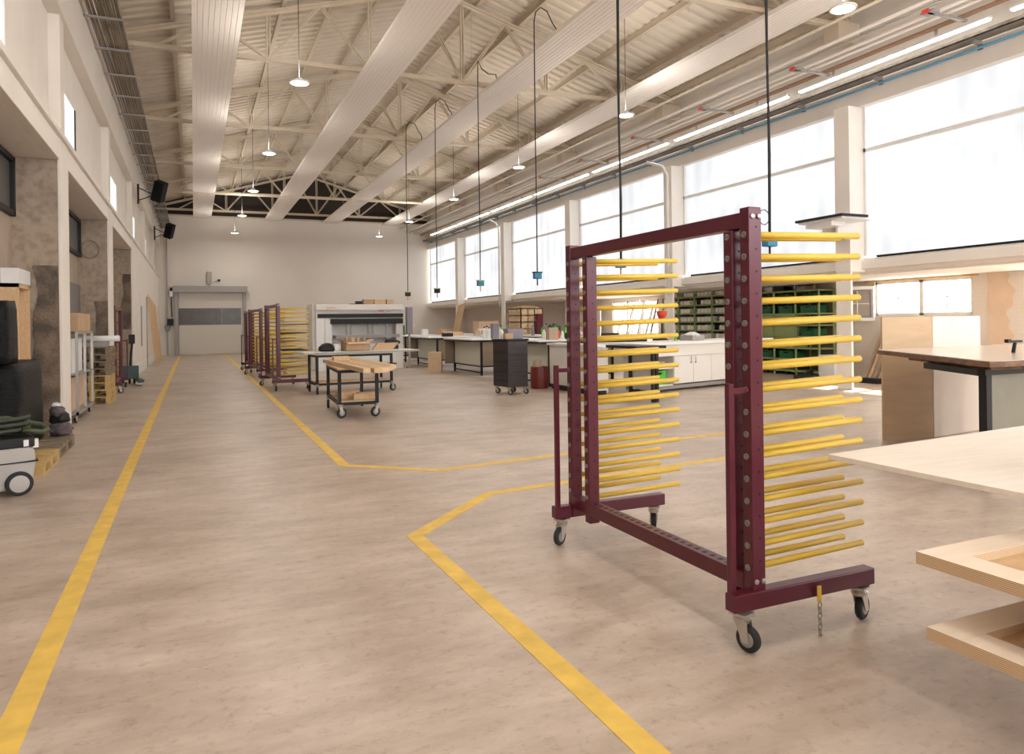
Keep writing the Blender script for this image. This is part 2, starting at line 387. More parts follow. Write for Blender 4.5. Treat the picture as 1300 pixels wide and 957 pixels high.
# white door leaf in the left wall
d2 = struct('door_2', MB().box((XL, 28.2, 0), (XL+.03, 31.6, 2.75)), M_wall, bevel=.004)
MB().box((XL+.03, 31.5, 0), (XL+.07, 31.6, 2.75)).build('door_edge', M_grey, d2)
MB().box((XL+.03, 28.25, .9), (XL+.08, 28.33, 2.3)).build('door_handle', M_grey, d2)

# ---- right wall: upper wall, sill band, soffit, recessed lower wall
rw = MB(); rw.box((XR, YB, 6.16), (XR+.35, 44.2, 8.7)); rw.box((XR-.12, YB, 6.16), (XR, 44.0, 6.5))
rw.box((XR, YB, 2.55), (XR+.35, 44.2, 2.86)); rw.box((XR-.1, YB, 2.62), (XR, 44.0, 2.80))
rw.box((XR+.1, YB, 2.50), (XW+.3, 44.2, 2.62))
struct('wall_right', rw, M_wallR, bevel=.01)
WY = [(-3.5, .0), (7.9, 0)]
# lower wall: two window openings, plus two unseen ones added to let in light
lwm = MB()
ops = [(-3.5, 1.5, .9, 2.45), (3.0, 9.2, .9, 2.45), (10.55, 13.05, 1.60, 2.45), (22.4, 25.6, 1.0, 2.35)]
y = YB
for (a, b, z0, z1) in ops:
    lwm.box((XW, y, 0), (XW+.3, a, 2.62)); lwm.box((XW, a, 0), (XW+.3, b, z0)); lwm.box((XW, a, z1), (XW+.3, b, 2.62)); y = b
lwm.box((XW, y, 0), (XW+.3, 44.2, 2.62))
struct('wall_right_lower', lwm, M_brick)
patch_r = MB(); rnd = random.Random(2)
pl = [(9.72+.07*math.sin(i*.35)+.04*math.sin(i*1.1)+rnd.uniform(-.012, .012), .3+2.2*i/40) for i in range(41)]; pr_ = [(10.2+.02*math.sin(i*.5), .3+2.2*i/40) for i in range(41)][::-1]
lo = [patch_r.bm.verts.new((XW-.012, a, b)) for a, b in pl+pr_]; hi = [patch_r.bm.verts.new((XW, a, b)) for a, b in pl+pr_]
for k in range(len(lo)): patch_r.bm.faces.new((lo[k], lo[(k+1) % len(lo)], hi[(k+1) % len(lo)], hi[k]))
patch_r.bm.faces.new(lo)
struct('trim_41', patch_r, M_patch)
# columns
for k in range(-3, 6):
    y0 = 11.35+6.35*k
    if y0 > 43: break
    c = MB().box((13.02, y0, 2.56), (XR+.06, y0+.4, 6.16)).box((13.02, y0, 0), (13.08, y0+.4, 2.56))
    struct('trim_%d' % (50+k+3), c, M_wallR, bevel=.012)
# big translucent windows
WN = n
for k in range(-3, 6):
    y0 = 11.35+6.35*k+.4; y1 = y0+5.95
    if k == 5: break
    y1 = min(y1, 43.1)
    wn = struct('window_%d' % n, MB().box((XR+.06, y0, 2.9), (XR+.08, y1, 6.16)), M_paneR); n += 1
    f = MB(); f.box((XR-.01, y0, 5.17), (XR+.06, y1, 5.25)); f.box((XR-.01, y0, 2.9), (XR+.06, y0+.05, 6.16)); f.box((XR-.01, y1-.06, 2.9), (XR+.06, y1, 6.16))
    f.build('window_frame', M_wline if k != 9 else M_white, wn)
    MB().box((XR-.02, y0+.02, 2.862), (XR+.06, y1-.3, 2.90)).build('window_seal', M_black, wn)
# lower casement window (near)
def lower_win(y0, y1, z0, z1, cols):
    global n
    f = MB(); X = XW+.06
    f.box((X-.02, y0, z0), (X+.05, y1, z0+.06)); f.box((X-.02, y0, z1-.06), (X+.05, y1, z1))
    ys = [y0+(y1-y0)*i/cols for i in range(cols+1)]
    for q in ys: f.box((X-.02, max(y0, q-.05), z0), (X+.05, min(y1, q+.05), z1))
    o = struct('window_%d' % n, f, M_wline); n += 1
    b = MB()
    for a, c in zip(ys, ys[1:]):
        b.box((X, (a+c)/2-.012, z0), (X+.02, (a+c)/2+.012, z1)); b.box((X, a, (z0+z1)/2-.012), (X+.02, c, (z0+z1)/2+.012))
    b.build('glazing_bar', M_wline, o)
    gm = MATS.get('clear_glass')
    if not gm:
        gm = bpy.data.materials.new('clear_glass'); gm.use_nodes = True; nt = gm.node_tree; nt.nodes.remove(nt.nodes['Principled BSDF'])
        ms = nt.nodes.new('ShaderNodeMixShader'); ms.inputs[0].default_value = .06; tb = nt.nodes.new('ShaderNodeBsdfTransparent'); gl = nt.nodes.new('ShaderNodeBsdfGlossy'); gl.inputs['Roughness'].default_value = .03
        nt.links.new(tb.outputs[0], ms.inputs[1]); nt.links.new(gl.outputs[0], ms.inputs[2]); nt.links.new(ms.outputs[0], nt.nodes['Material Output'].inputs[0]); MATS['clear_glass'] = gm
    MB().box((X+.01, y0+.03, z0+.03), (X+.018, y1-.03, z1-.03)).build('pane', gm, o)
    return o
lower_win(-3.5, 1.5, .9, 2.45, 3); lower_win(3.0, 9.2, .9, 2.45, 4)  # both unseen, added to brighten the right recess
w1 = lower_win(10.55, 13.05, 1.60, 2.45, 2)
lower_win(22.4, 25.6, 1.0, 2.35, 3)
# opened casement sash swung into the room
sa = MB(); p0 = Vector((XW-.02, 13.05, 0)); p1 = Vector((XW-.55, 13.62, 0)); dd = (p1-p0)
for z in (1.52, 2.32): sa.bar(p0+Vector((0, 0, z)), p1+Vector((0, 0, z)), .05, .08)
for q in (.03, .97): sa.bar(p0+dd*q+Vector((0, 0, 1.52)), p0+dd*q+Vector((0, 0, 2.36)), .05, .05)
so = sa.build('sash', M_wline, w1)
sa = MB()
for z in (1.58, 2.26): sa.bar(p0+dd*.06+Vector((-.03, 0, z)), p0+dd*.94+Vector((-.03, 0, z)), .02, .035)
for q in (.08, .92): sa.bar(p0+dd*q+Vector((-.03, 0, 1.58)), p0+dd*q+Vector((-.03, 0, 2.26)), .02, .035)
sa.build('sash_seal', M_purple, so)
sa = MB(); sa.bar(p0+dd*.05+Vector((0, 0, 1.92)), p0+dd*.95+Vector((0, 0, 1.92)), .015, .015); sa.bar(p0+dd*.5+Vector((0, 0, 1.55)), p0+dd*.5+Vector((0, 0, 2.3)), .015, .015)
sa.build('glazing_bar', M_wline, so)
struct('trim_60', MB().box((XW-.07, 10.4, 2.46), (XW, 13.3, 2.51)), M_palletY)

# ---- wall behind the camera, its glowing windows added as fill light
struct('wall_front', MB().box((-3.1, YB-.2, 0), (XW+.3, YB, 10.4)), M_wall)
for xa, xb in ((-1, 3.6), (4.4, 9.0), (9.8, 14.4)):
    wn = struct('window_%d' % n, MB().box((xa, YB+.0, 2.4), (xb, YB+.03, 6.4)), M_frontFill); n += 1  # unseen window, added to throw frontal fill into the hall
    MB().box((xa-.05, YB, 2.3), (xb+.05, YB+.06, 2.4)).box((xa-.05, YB, 6.4), (xb+.05, YB+.06, 6.5)).box(((xa+xb)/2-.04, YB+.03, 2.4), ((xa+xb)/2+.04, YB+.06, 6.4)).build('window_frame', M_wline, wn)
# building across the yard, seen through the low windows
t = thing('neighbour_building', 'pale low building seen through the small lower windows', 'building', (52, 44, 0), R(10))
MB().box((-1, -28, 0), (5, 30, 2.6)).build('wall', mat('pale_facade', (.55, .55, .62), .8), t)
MB().box((-1.3, -28.5, 2.6), (5.3, 30.5, 3.0)).build('roof', mat('sand_roof', (.6, .5, .4), .8), t)
b = MB()
for k in range(9): b.box((-1.05, -26+6*k, 1.0), (-1, -23+6*k, 2.0))
b.build('window', mat('distant_glass', (.2, .22, .3), .4), t)

# ---- roof
XA, ZA = 5.85, 10.32; ZH = 8.12; XL2, XR2 = -2.4, 14.2
sl = (ZA-ZH)/(XA-XL)
def zr(x): return ZA-sl*abs(x-XA)
rf = MB(); prof = []
yy = YB
while yy < 44.2:
    prof += [(yy, 0), (yy+.14, 0), (yy+.17, .065), (yy+.33, .065)]; yy += .36
for xa, xb in ((XL2, XA), (XA, XR2)):
    A = [rf.bm.verts.new((xa, y, zr(xa)+.22+z)) for y, z in prof]; B = [rf.bm.verts.new((xb, y, zr(xb)+.22+z)) for y, z in prof]
    for i in range(len(prof)-1): rf.bm.faces.new((A[i], A[i+1], B[i+1], B[i]))
struct('ceiling', rf, M_deck, 'corrugated steel roof deck')
# purlins
px = []
for i in range(7):
    px.append(XL+.15+i*1.22); px.append(13.3-.15-i*1.22)
for i, x in enumerate(sorted(px)):
    pz = zr(x)+.06
    o = MB().box((x-.03, YB, pz), (x+.03, 44.0, pz+.155)).box((x-.05, YB, pz-.008), (x+.05, 44.0, pz)).build('roof_purlin', M_purlin)
    tag(o, '%s long steel purlin under the roof deck, counted from the left wall' % ORD[i], 'purlin', 'purlins under the roof deck')
    o['group'] = 'purlins under the roof deck'
# trusses
def truss(k, label):
    y0 = FY(k)
    def P(x, z): return (x, y0-.03*x, z)
    t = thing('roof_truss', label, 'truss', (0, 0, 7.9), 0, 'roof trusses')
    def off(mb): 
        for v in mb.bm.verts: v.co.z -= 7.9
        return mb
    off(MB().bar(P(XL, 7.93), P(13.3, 7.93), .13, .04).bar(P(XL, 7.985), P(13.3, 7.985), .03, .09)).build('bottom_chord', M_steel, t)
    tc = MB()
    tc.bar(P(XL, zr(XL)), P(XA, ZA), .14, .05).bar(P(XA, ZA), P(13.3, zr(13.3)), .14, .05)
    tc.bar(P(XL, zr(XL)-.05), P(XA, ZA-.05), .03, .09).bar(P(XA, ZA-.05), P(13.3, zr(13.3)-.05), .03, .09)
    off(tc).build('top_chord', M_steel, t)
    nodes = [1.72+2.45*i-2.45 for i in range(6)]      # bottom nodes
    for i, x in enumerate(nodes):
        if x < 0: continue
        pm = MB()
        for s in (-.035, .035): pm.bar(P(x+s, 7.96), P(x+s, zr(x)-.04), .028, .07, up=(0, 1, 0))
        off(pm).build('post', M_steel, t)
    pts = []
    for i, x in enumerate(nodes): 
        for xt in (x-1.22, x+1.22):
            if xt < XL+.2 or xt > 13.2: continue
            dm = MB()
            for s in (-.03, .03):
                a = P(x+s, 7.97); b = P(xt+s, zr(xt)-.05); dm.bar(a, b, .028, .07, up=(0, 1, 0))
            off(dm).build('diagonal', M_steel, t)
    return t
ords = ['nearest roof truss, overhead in front of the camera', 'second roof truss from the camera', 'third roof truss from the camera', 'fourth roof truss from the camera', 'fifth roof truss, next but one before the far wall', 'last roof truss, standing against the dark gable of the far wall']
tr = []
for k in range(0, 5): tr.append(truss(k, ords[k]))
truss(4.93, ords[5])
# extra crossing rods lying low near the far end
tag(MB().bar((-.4, 35.2, 7.55), (11.0, 34.7, 7.55), .1, .08).build('cross_rail', M_steel), 'slim steel rail hung crosswise below the trusses', 'rail')

# ---- long ribbed ceiling panels
pl_lab = ['leftmost long white ribbed ceiling panel', 'second long white ceiling panel from the left', 'third long white ceiling panel from the left, pendant cables beside it', 'rightmost long white ceiling panel']
for i, (xa, xb) in enumerate(((.03, .95), (3.75, 4.65), (7.0, 7.9), (10.52, 11.42))):
    t = thing('radiant_ceiling_panel', pl_lab[i], 'ceiling panel', ((xa+xb)/2, 0, 7.57), 0, 'radiant ceiling panels')
    W = xb-xa; poly = []; nn = 9
    for j in range(nn):
        a = -W/2+W*j/nn; q = W/nn
        poly += [(a, 0), (a+q*.8, 0), (a+q*.84, .007), (a+q*.96, .007)]
    poly += [(W/2, 0), (W/2, .09), (-W/2, .09)]
    MB().extrude_y(poly, YB+.3, 43.3).build('ribbed_sheet', M_panel, t)
    for y in range(0, 7):
        yy = FY(y-1)
        MB().tube([(-W/2+.08, yy, .09), (-W/2+.08, yy, .36)], .006, 5).tube([(W/2-.08, yy, .09), (W/2-.08, yy, .36)], .006, 5).build('hanger', M_zinc, t)

# ---- cable tray on the left
t = thing('cable_tray', 'grey cable tray packed with cables along top of left wall', 'cable tray', (-1.33, 0, 6.9))
mb = MB(); mb.box((-.25, YB+.5, 0), (-.235, 43.2, .09)); mb.box((.235, YB+.5, 0), (.25, 43.2, .09))
mb.build('side_rail', M_tray, t)
mb = MB(); yy = YB+1
while yy < 43: mb.box((-.34, yy, -.03), (.27, yy+.05, 0)); yy += 1.55
mb.build('rung', M_grey, t)
mb = MB(); rnd = random.Random(4)
for j in range(22):
    x = -.22+.44*j/21; mb.tube([(x+rnd.uniform(-.008, .008), YB+.5+i*5, .02+rnd.uniform(0, .025)) for i in range(11)], .009, 5)
o = mb.build('cable', mat('grey_brown_cable', (.22, .18, .14), .6, var=.5, scale=30, stretch=(1, .02, 1)), t); o['kind'] = 'stuff'

# ---- services on the right
def longtube(name, x, z, r, m, label, cat, y0=YB+.5, y1=43.0, n_=8):
    return tag(MB().tube([(x, y0, z), (x, y1, z)], r, n_).build(name, m), label, cat)
longtube('steel_runner', 11.55, 7.36, .03, M_steel, 'white painted steel runner right of the last ceiling panel', 'rail')
longtube('heating_pipe', 11.95, 7.15, .035, M_panel, 'uppermost white pipe of the pipe bundle over the windows', 'pipe')
longtube('heating_pipe', 12.12, 7.12, .03, M_zinc, 'second pipe of the bundle, bare metal', 'pipe')
longtube('heating_pipe', 12.42, 7.1, .035, M_panel, 'third pipe of the bundle, white', 'pipe')
longtube('heating_pipe', 12.62, 7.08, .03, M_panel, 'fourth pipe of the bundle, white and thin', 'pipe')
longtube('heating_pipe', 12.88, 7.02, .045, M_brownp, 'brownish pipe just above the strip lights', 'pipe')
tag(MB().box((13.0, YB+.5, 6.62), (13.3, 43, 6.64)).box((13.0, YB+.5, 6.62), (13.01, 43, 6.70)).box((13.29, YB+.5, 6.62), (13.3, 43, 6.70)).build('cable_duct', M_tray), 'grey cable duct along the window wall under the strip lights', 'cable duct')
longtube('air_pipe', 13.28, 6.50, .022, M_bluepipe, 'thin blue compressed air pipe along the window wall', 'pipe')
yy = YB+1; i = 0
while yy < 40:
    t = thing('strip_light', '%s narrow strip light over the windows, counted from the camera end' % ORD[i], 'strip light', (12.95, yy, 6.80), 0, 'strip lights over the windows')
    MB().box((-.05, 0, .03), (.05, 4.4, .08)).build('housing', M_wline, t); MB().box((-.045, .02, 0), (.045, 4.38, .03)).build('diffuser', M_tube, t)
    MB().box((-.01, 1, .08), (.01, 1.05, .28)).box((-.01, 3.4, .08), (.01, 3.45, .28)).build('hanger', M_zinc, t)
    yy += 4.75; i += 1
yy = 5.6
for i in range(7):
    t = thing('pipe_bracket', '%s small grey red-tipped bracket under the pipe bundle, counted from the right' % ORD[i], 'bracket', (12.2, yy, 6.93), 0, 'brackets under the pipe bundle')
    MB().box((-.3, -.03, 0), (.75, .03, .04)).box((-.3, -.12, .0), (-.1, .12, .03)).build('arm', M_grey, t)
    MB().box((-.34, -.06, -.02), (-.3, .06, .05)).build('end_cap', M_red, t)
    yy += 3.1
yy = 2.35; i = 0
while yy < 43:
    tag(MB().box((13.1, yy, 6.55), (13.34, yy+.05, 6.62)).box((13.305, yy-.02, 6.46), (13.33, yy+.07, 6.55)).build('pipe_clamp', M_grey), 'small dark clamp holding the blue air pipe', 'clamp', 'clamps on the blue air pipe'); yy += 2.1
# purlin-level haunch brackets where trusses meet the right wall
for k in range(0, 5):
    tag(MB().box((12.7, FY(k)-.45-.2, 7.5), (13.34, FY(k)-.45+.2, 7.95)).build('truss_bearing', M_steel), '%s truss bearing block on the window wall, counted from the camera' % ORD[k], 'bearing', 'truss bearings on the window wall')
# down pipes on the columns
for yy, lab in ((30.9, 'white downpipe on the far column, bent at its top'), (17.85, 'white downpipe beside the column behind the near rack')):
    tag(MB().tube([(12.9, yy+.9, 6.45), (12.96, yy+.2, 6.2), (12.985, yy, 5.9), (12.985, yy, 2.3)], .045, 8).box((12.93, yy-.05, 5.0), (13.03, yy+.05, 5.05)).box((12.93, yy-.05, 3.2), (13.03, yy+.05, 3.25)).build('downpipe', M_wline), lab, 'pipe')
# white shelf with dark items high on the column
t = thing('column_shelf', 'small white bracket shelf with dark strip high on the column', 'shelf', (12.3, 11.0, 3.6))
MB().box((-.2, -.25, .0), (.72, .9, .04)).build('board', M_wline, t); MB().box((-.25, -.3, .04), (.5, .95, .09)).build('top_strip', M_black, t)
MB().box((.3, .3, -.35), (.72, .36, 0)).box((.3, .66, -.35), (.72, .72, 0)).box((-.1, .1, -.1), (.3, .8, 0)).build('bracket', M_wline, t)

# ---- pendant disc lamps
def lamp_proto():
    t = thing('pendant_lamp', '', 'lamp', (0, 0, 6.5), 0, 'round pendant lamps')
    MB().lathe((0, 0, 0), (0, 0, 1), [(0, .205), (.02, .21), (.035, .2), (.05, .08), (.10, .07), (.12, .02)], 28).build('shade', M_wline, t)
    MB().lathe((0, 0, -.006), (0, 0, 1), [(0, .165), (.007, .175)], 28).build('diffuser', M_lamp, t)
    MB().tube([(0, 0, .11), (0, 0, 3.08)], .007, 5).build('cord', M_black, t)
    ld = bpy.data.lights.new('lamp_light', 'AREA'); ld.shape = 'DISK'; ld.size = .34; ld.energy = LAMP_W; ld.color = (1, .95, .88)
    lo_ = bpy.data.objects.new('lamp_light', ld); COL.objects.link(lo_); lo_.parent = t; lo_.location = (0, 0, -.02)
    lu = bpy.data.lights.new('added_uplight', 'AREA'); lu.shape = 'DISK'; lu.size = .3; lu.energy = ADDED_UP; lu.color = (1, .95, .88)  # extra upward light, added to brighten the ceiling
    lv_ = bpy.data.objects.new('added_uplight', lu); COL.objects.link(lv_); lv_.parent = t; lv_.location = (0, 0, .13); lv_.rotation_euler = (math.pi, 0, 0)
    return t
lp = lamp_proto(); first = True
LP = [(2.03, 2.5, 'overhead'), (2.03, -4, 'rearmost'), (2.03, 8.85, 'first'), (2.03, 15.25, 'nearest visible'), (2.03, 21.8, 'second'), (2.05, 28.1, 'third'), (2.03, 34.5, 'fourth'), (2.04, 41, 'farthest')]
LQ = [(9.58, 2.0, 'overhead'), (9.58, -4.4, 'rearmost'), (9.58, 8.43, 'nearest visible'), (9.58, 14.8, 'second'), (9.55, 21.0, 'third'), (9.55, 27.3, 'fourth'), (9.6, 34.0, 'fifth'), (9.6, 40.2, 'farthest')]
for side, LL in (('left', LP), ('right', LQ)):
    for x, y, o_ in LL:
        lab = '%s round white pendant lamp of the %s row' % (o_, side)
        if first: lp.location = (x, y, 6.5); lp['label'] = lab; first = False
        else: copy_tree(lp, (x, y, 6.5), label=lab)

# ---- hanging power cables with socket boxes
CL = [(6.89, 7.27, 9.3, 'thick pendant cable nearest the camera, its blue socket box behind the near rack', 2), (6.95, 10.96, 8.9, 'pendant cable with blue socket box seen through the near rack', 2), (6.87, 14.2, 8.45, 'pendant cable with blue box left of the near rack', 1),
      (6.71, 17.21, 8.25, 'pendant cable with lime and blue box, fourth from the camera', 1), (6.91, 21.42, 8.55, 'pendant cable with dark box in front of the last window', 1), (6.68, 23.94, 8.45, 'farthest pendant cable, box above the white machine', 1)]
for i, (x, y, zt, lab, nc) in enumerate(CL):
    t = thing('pendant_socket', lab, 'socket', (x, y, 2.5), 0, 'hanging socket boxes')
    h = zt-2.5
    mb = MB(); zt_ = h-.35
    r = .016 if i < 2 else .013
    pts = [(0, 0, .16), (.004, 0, 1.5), (-.006, 0, 3.2), (0, 0, zt_)]
    loop = [(.04, 0, h-.12), (.16, 0, h), (.32, 0, h-.06), (.45, 0, h-.3), (.55, 0, h-.42), (.58, 0, 5.14)] if i != 3 else [(.01, 0, h), (.12, 0, h-.2), (.3, 0, h-.3), (.5, 0, h-.28), (.56, 0, 5.14)]
    if i < 2: pts = [(0, 0, .16), (.01, 0, 1.5), (-.012, 0, 3.2), (0, 0, 5.4)]; loop = [(.05, 0, 5.75), (.14, 0, 6.2), (.35, 0, 5.9), (.45, 0, 5.14)]
    mb.tube(pts+loop, r, 7)
    if nc == 2: mb.tube([(.03, .02, .16), (.045, .02, 1.2), (.02, .02, 2.4), (.03, .02, 4.2), (.03, 0, 5.5)], r*.7, 6)
    mb.build('cable', M_rubber, t)
    if i == 0: MB().tube([(-.09+.09*math.cos(a*.7), 0, .38+.10*math.sin(a*.7)) for a in range(10)], .006, 5).build('cable_coil', M_rubber, t)
    bx_ = MB().box((-.085, -.06, 0), (.085, .06, .15)).build('socket_box', M_black if i >= 4 else M_blue, t, .012)
    MB().box((-.095, -.065, .13), (.095, .065, .155)).build('lid', M_lime if i > 2 else M_black, bx_)
    MB().tube([(0, 0, 0), (0, 0, -.14)], .014, 6).build('pull_handle', M_orange if i % 2 else M_black, t)
# hooks of steel wire and slim wires to the deck
for i, (x, y) in enumerate(((8.3, 9.6), (9.0, 11.6), (5.9, 15.5), (8.6, 17.5), (9.4, 20.5), (6.1, 22), (5.5, 27))):
    tag(MB().tube([(x, y, 7.6), (x, y, zr(x)+.245)], .005, 4).tube([(x-.06, y, zr(x)-.05), (x, y, zr(x)-.2), (x+.06, y, zr(x)-.05)], .006, 4).build('hanger_wire', M_zinc), 'thin steel hanger wire with hook under the roof', 'wire', 'thin hanger wires')
# ================================================================ CASTER
def caster(parent, loc, rz, r=.062, wd=.035, name='caster', h=None):
    """swivel caster, top plate height about 2r+.05 ; returns mesh-parts parent object"""
    H = h or 2*r+.055; c, s = math.cos(rz), math.sin(rz)
    def T(mb):
        for v in mb.bm.verts:
            x, y = v.co.x, v.co.y; v.co.x = loc[0]+c*x-s*y; v.co.y = loc[1]+s*x+c*y; v.co.z += loc[2]
        return mb
    off = .035
    fk = MB(); fk.box((-.045, -.04, H-.012), (.045, .04, H)); fk.lathe((0, 0, H-.045), (0, 0, 1), [(0, .036), (.02, .042), (.034, .03)], 14)
    for sy in (-1, 1):
        y0 = sy*(wd/2+.006); vs = [Vector((x, y, z)) for x, z in ((-.03, H-.04), (.035, H-.04)) for y in (y0-.003, y0+.003) for z in (z,)]
        a = [fk.bm.verts.new((x, y0-.003, z)) for x, z in ((-.025, H-.035), (.04, H-.035), (off+.018, r-.015), (off-.018, r-.015))]
        b = [fk.bm.verts.new((x, y0+.003, z)) for x, z in ((-.025, H-.035), (.04, H-.035), (off+.018, r-.015), (off-.018, r-.015))]
        for q in range(4): fk.bm.faces.new((a[q], a[(q+1) % 4], b[(q+1) % 4], b[q]))
        fk.bm.faces.new(a); fk.bm.faces.new(b)
    fo = T(fk).build(name, M_zinc, parent)
    T(MB().lathe((off, -wd/2, r), (0, 1, 0), [(0, r*.6), (0, r*.86), (.006, r*.97), (wd/2, r), (wd-.006, r*.97), (wd, r*.86), (wd, r*.6)], 24)).build('wheel', M_rubber, fo)
    T(MB().lathe((off, -wd/2-.003, r), (0, 1, 0), [(0, r*.25), (0, r*.55), (.004, r*.6), (wd+.002, r*.6), (wd+.006, r*.55), (wd+.006, r*.2)], 18)).build('hub', M_grey, fo)
    return fo

# ================================================================ DRYING RACK
# local frame: origin at floor under the near end post centre line, arms to +X, length along +Y
bolt_me = []
def make_rack():
    t = thing('drying_rack', '', 'rack', (2.44, 2.70, 0), 0, 'maroon drying racks')
    # local coordinates = world - (2.44, 2.70)
    PW, PD = .038, .032          # half sizes of post in x, y
    posts = [(0, 'o'), (.118, 'i'), (1.54, 'i'), (1.775, 'o')]
    for y, kd in posts:
        top = 2.085 if kd == 'o' else 1.985
        p = MB().box((-PW, y-PD, .20), (PW, y+PD, top)).build('post', M_mar, t, .004)
        for k in range(16):
            z = .37+k*.1057
            if not bolt_me:
                b0_ = MB().lathe((-.012, 0, 0), (1, 0, 0), [(.008, .006), (.004, .0075), (.004, .0135), (.0055, .0155), (.012, .0155)], 14).build('bolt', M_bolt); 
                bolt_me.append(b0_.data); h0_ = MB().lathe((0, -.0008, 0), (0, 1, 0), [(0, .0065), (.001, .0065)], 8).build('hole', M_black); bolt_me.append(h0_.data)
                bpy.data.objects.remove(b0_); bpy.data.objects.remove(h0_); [bpy.data.objects.remove(o_) for o_ in list(COL.objects) if o_.name.startswith('hole')]
            for nm, me_, lc in (('bolt', bolt_me[0], (-PW, y, z)), ('hole', bolt_me[1], (.005, y-PD, z+.035))):
                q_ = bpy.data.objects.new(nm, me_); COL.objects.link(q_); q_.parent = p; q_.location = lc
        for k in range(16):
            z = .37+k*.1057
            MB().tube([(PW-.004, y, z), (.712, y, z+.02)], .0162, 12).tube([(.711, y, z+.02), (.717, y, z+.0202)], [.0162, .012], 12).build('arm', M_yel, t)
    MB().box((-PW+.004, .032, 1.99), (PW-.004, 1.743, 2.065)).build('top_beam', M_mar, t, .004)
    for y in (.118, 1.54): MB().box((-.016, y-.02, 1.97), (.016, y+.02, 2.0)).build('post_spacer', M_mar, t)
    # bottom beam with row of holes
    b = MB().box((-PW-.005, .032, .255), (PW+.005, 1.743, .335)).build('bottom_beam', M_mar, t, .004)
    for k in range(22): MB().box((-.014, .17+k*.062, .3345), (.012, .196+k*.062, .3362)).build('slot', M_black, b)
    # feet
    for y in (-.015, 1.79):
        MB().box((-.165, y-.035, .185), (.745, y+.035, .268)).build('foot', M_mar, t, .006)
    # guard rails at the aisle side
    for y in (.0, 1.775):
        sg = -1 if y < .5 else 1
        MB().box((-.155, y-.016, .25), (-.125, y+.016, 1.25)).box((-.125, y-.014, 1.2), (-PW, y+.014, 1.228)).build('guard_bar', M_mar, t, .003)
        MB().box((-.145, y-.014, .268), (-.135, y+.014, .36)).build('guard_plate', M_bolt, t)
    # end bolts
    for y in (0, 1.775):
        e = MB()
        for x, z in ((-.018, 2.04), (.022, 2.04), (-.02, .31), (.02, .31)):
            e.lathe((x, y-PD-.01, z), (0, 1, 0), [(0, .006), (.002, .012), (.01, .012)], 10)
        e.build('end_bolt', M_zinc, t)
    for (x, y, rz) in ((-.10, -.02, R(-75)), (.665, -.02, R(20)), (-.10, 1.79, R(-150)), (.665, 1.79, R(60))): caster(t, (x, y, 0), rz)
    return t
rack = make_rack()
rack['label'] = 'large maroon drying rack on casters with empty yellow arms, in the foreground'
RG = None
del rack['group']
# pull tag and chain on near foot
tg = thing('chain_tag', 'yellow tag with short steel chain hanging from the near rack foot', 'chain', (2.78, 2.635, .17))
MB().box((-.012, -.006, .0), (.012, 0, .075)).build('tag', M_yel, tg)
for k in range(7):
    c = MB(); zc = -.018-k*.026; pts = []
    for a in range(13):
        an = 2*math.pi*a/12; u = .0075*math.cos(an); vv = .017*math.sin(an)
        pts.append((u, -.006, zc+vv) if k % 2 == 0 else (0, -.006+u, zc+vv))
    c.tube([(x_*1.5, y_, z_) for x_, y_, z_ in pts], .003, 6, cap=False).build('chain_link', M_grey, tg)

far = [((1.84, 18.0, 0), R(4), 'maroon rack loaded with boards, nearest of the row at far left'),
       ((1.85, 22.9, 0), R(7), 'maroon rack in the middle of the far row'),
       ((1.80, 25.6, 0), R(4), 'rearmost maroon rack of the far row, toward the far door'),
       ((-1.74, 21.22, 0), math.pi, 'maroon rack parked in the left niche behind the pallet stack'),
       ((3.56, 1.40, 0), math.pi, 'maroon rack at the right carrying the wooden frames')]
SKIP = ('bolt', 'hole', 'slot')
for loc, rz, lab in far: copy_tree(rack, loc, rz, lab)
SKIP = ('no_such_part',)
# boards lying on the loaded rack
rnd = random.Random(11)
for k, (lv, mm_, lab) in enumerate(((1, M_ply, 'thin plywood board on lowest arms of far loaded rack'), (3, M_white, 'white board low on the far loaded rack'), (5, M_black, 'dark board mid-height on the far loaded rack'), (7, M_ply, 'pale board mid-height on the far loaded rack'),
                               (9, M_black, 'narrow black board on the far loaded rack'), (11, M_black, 'second dark board on the upper arms of far rack'), (12, M_white, 'white board on the upper arms of far rack'))):
    z = .37+lv*.1057+.038
    tag(MB().box((1.93+rnd.uniform(0, .1), 18.1+rnd.uniform(0, .15), z), (2.48+rnd.uniform(0, .1), 19.6, z+.02)).build('panel_board', mm_), lab, 'board')

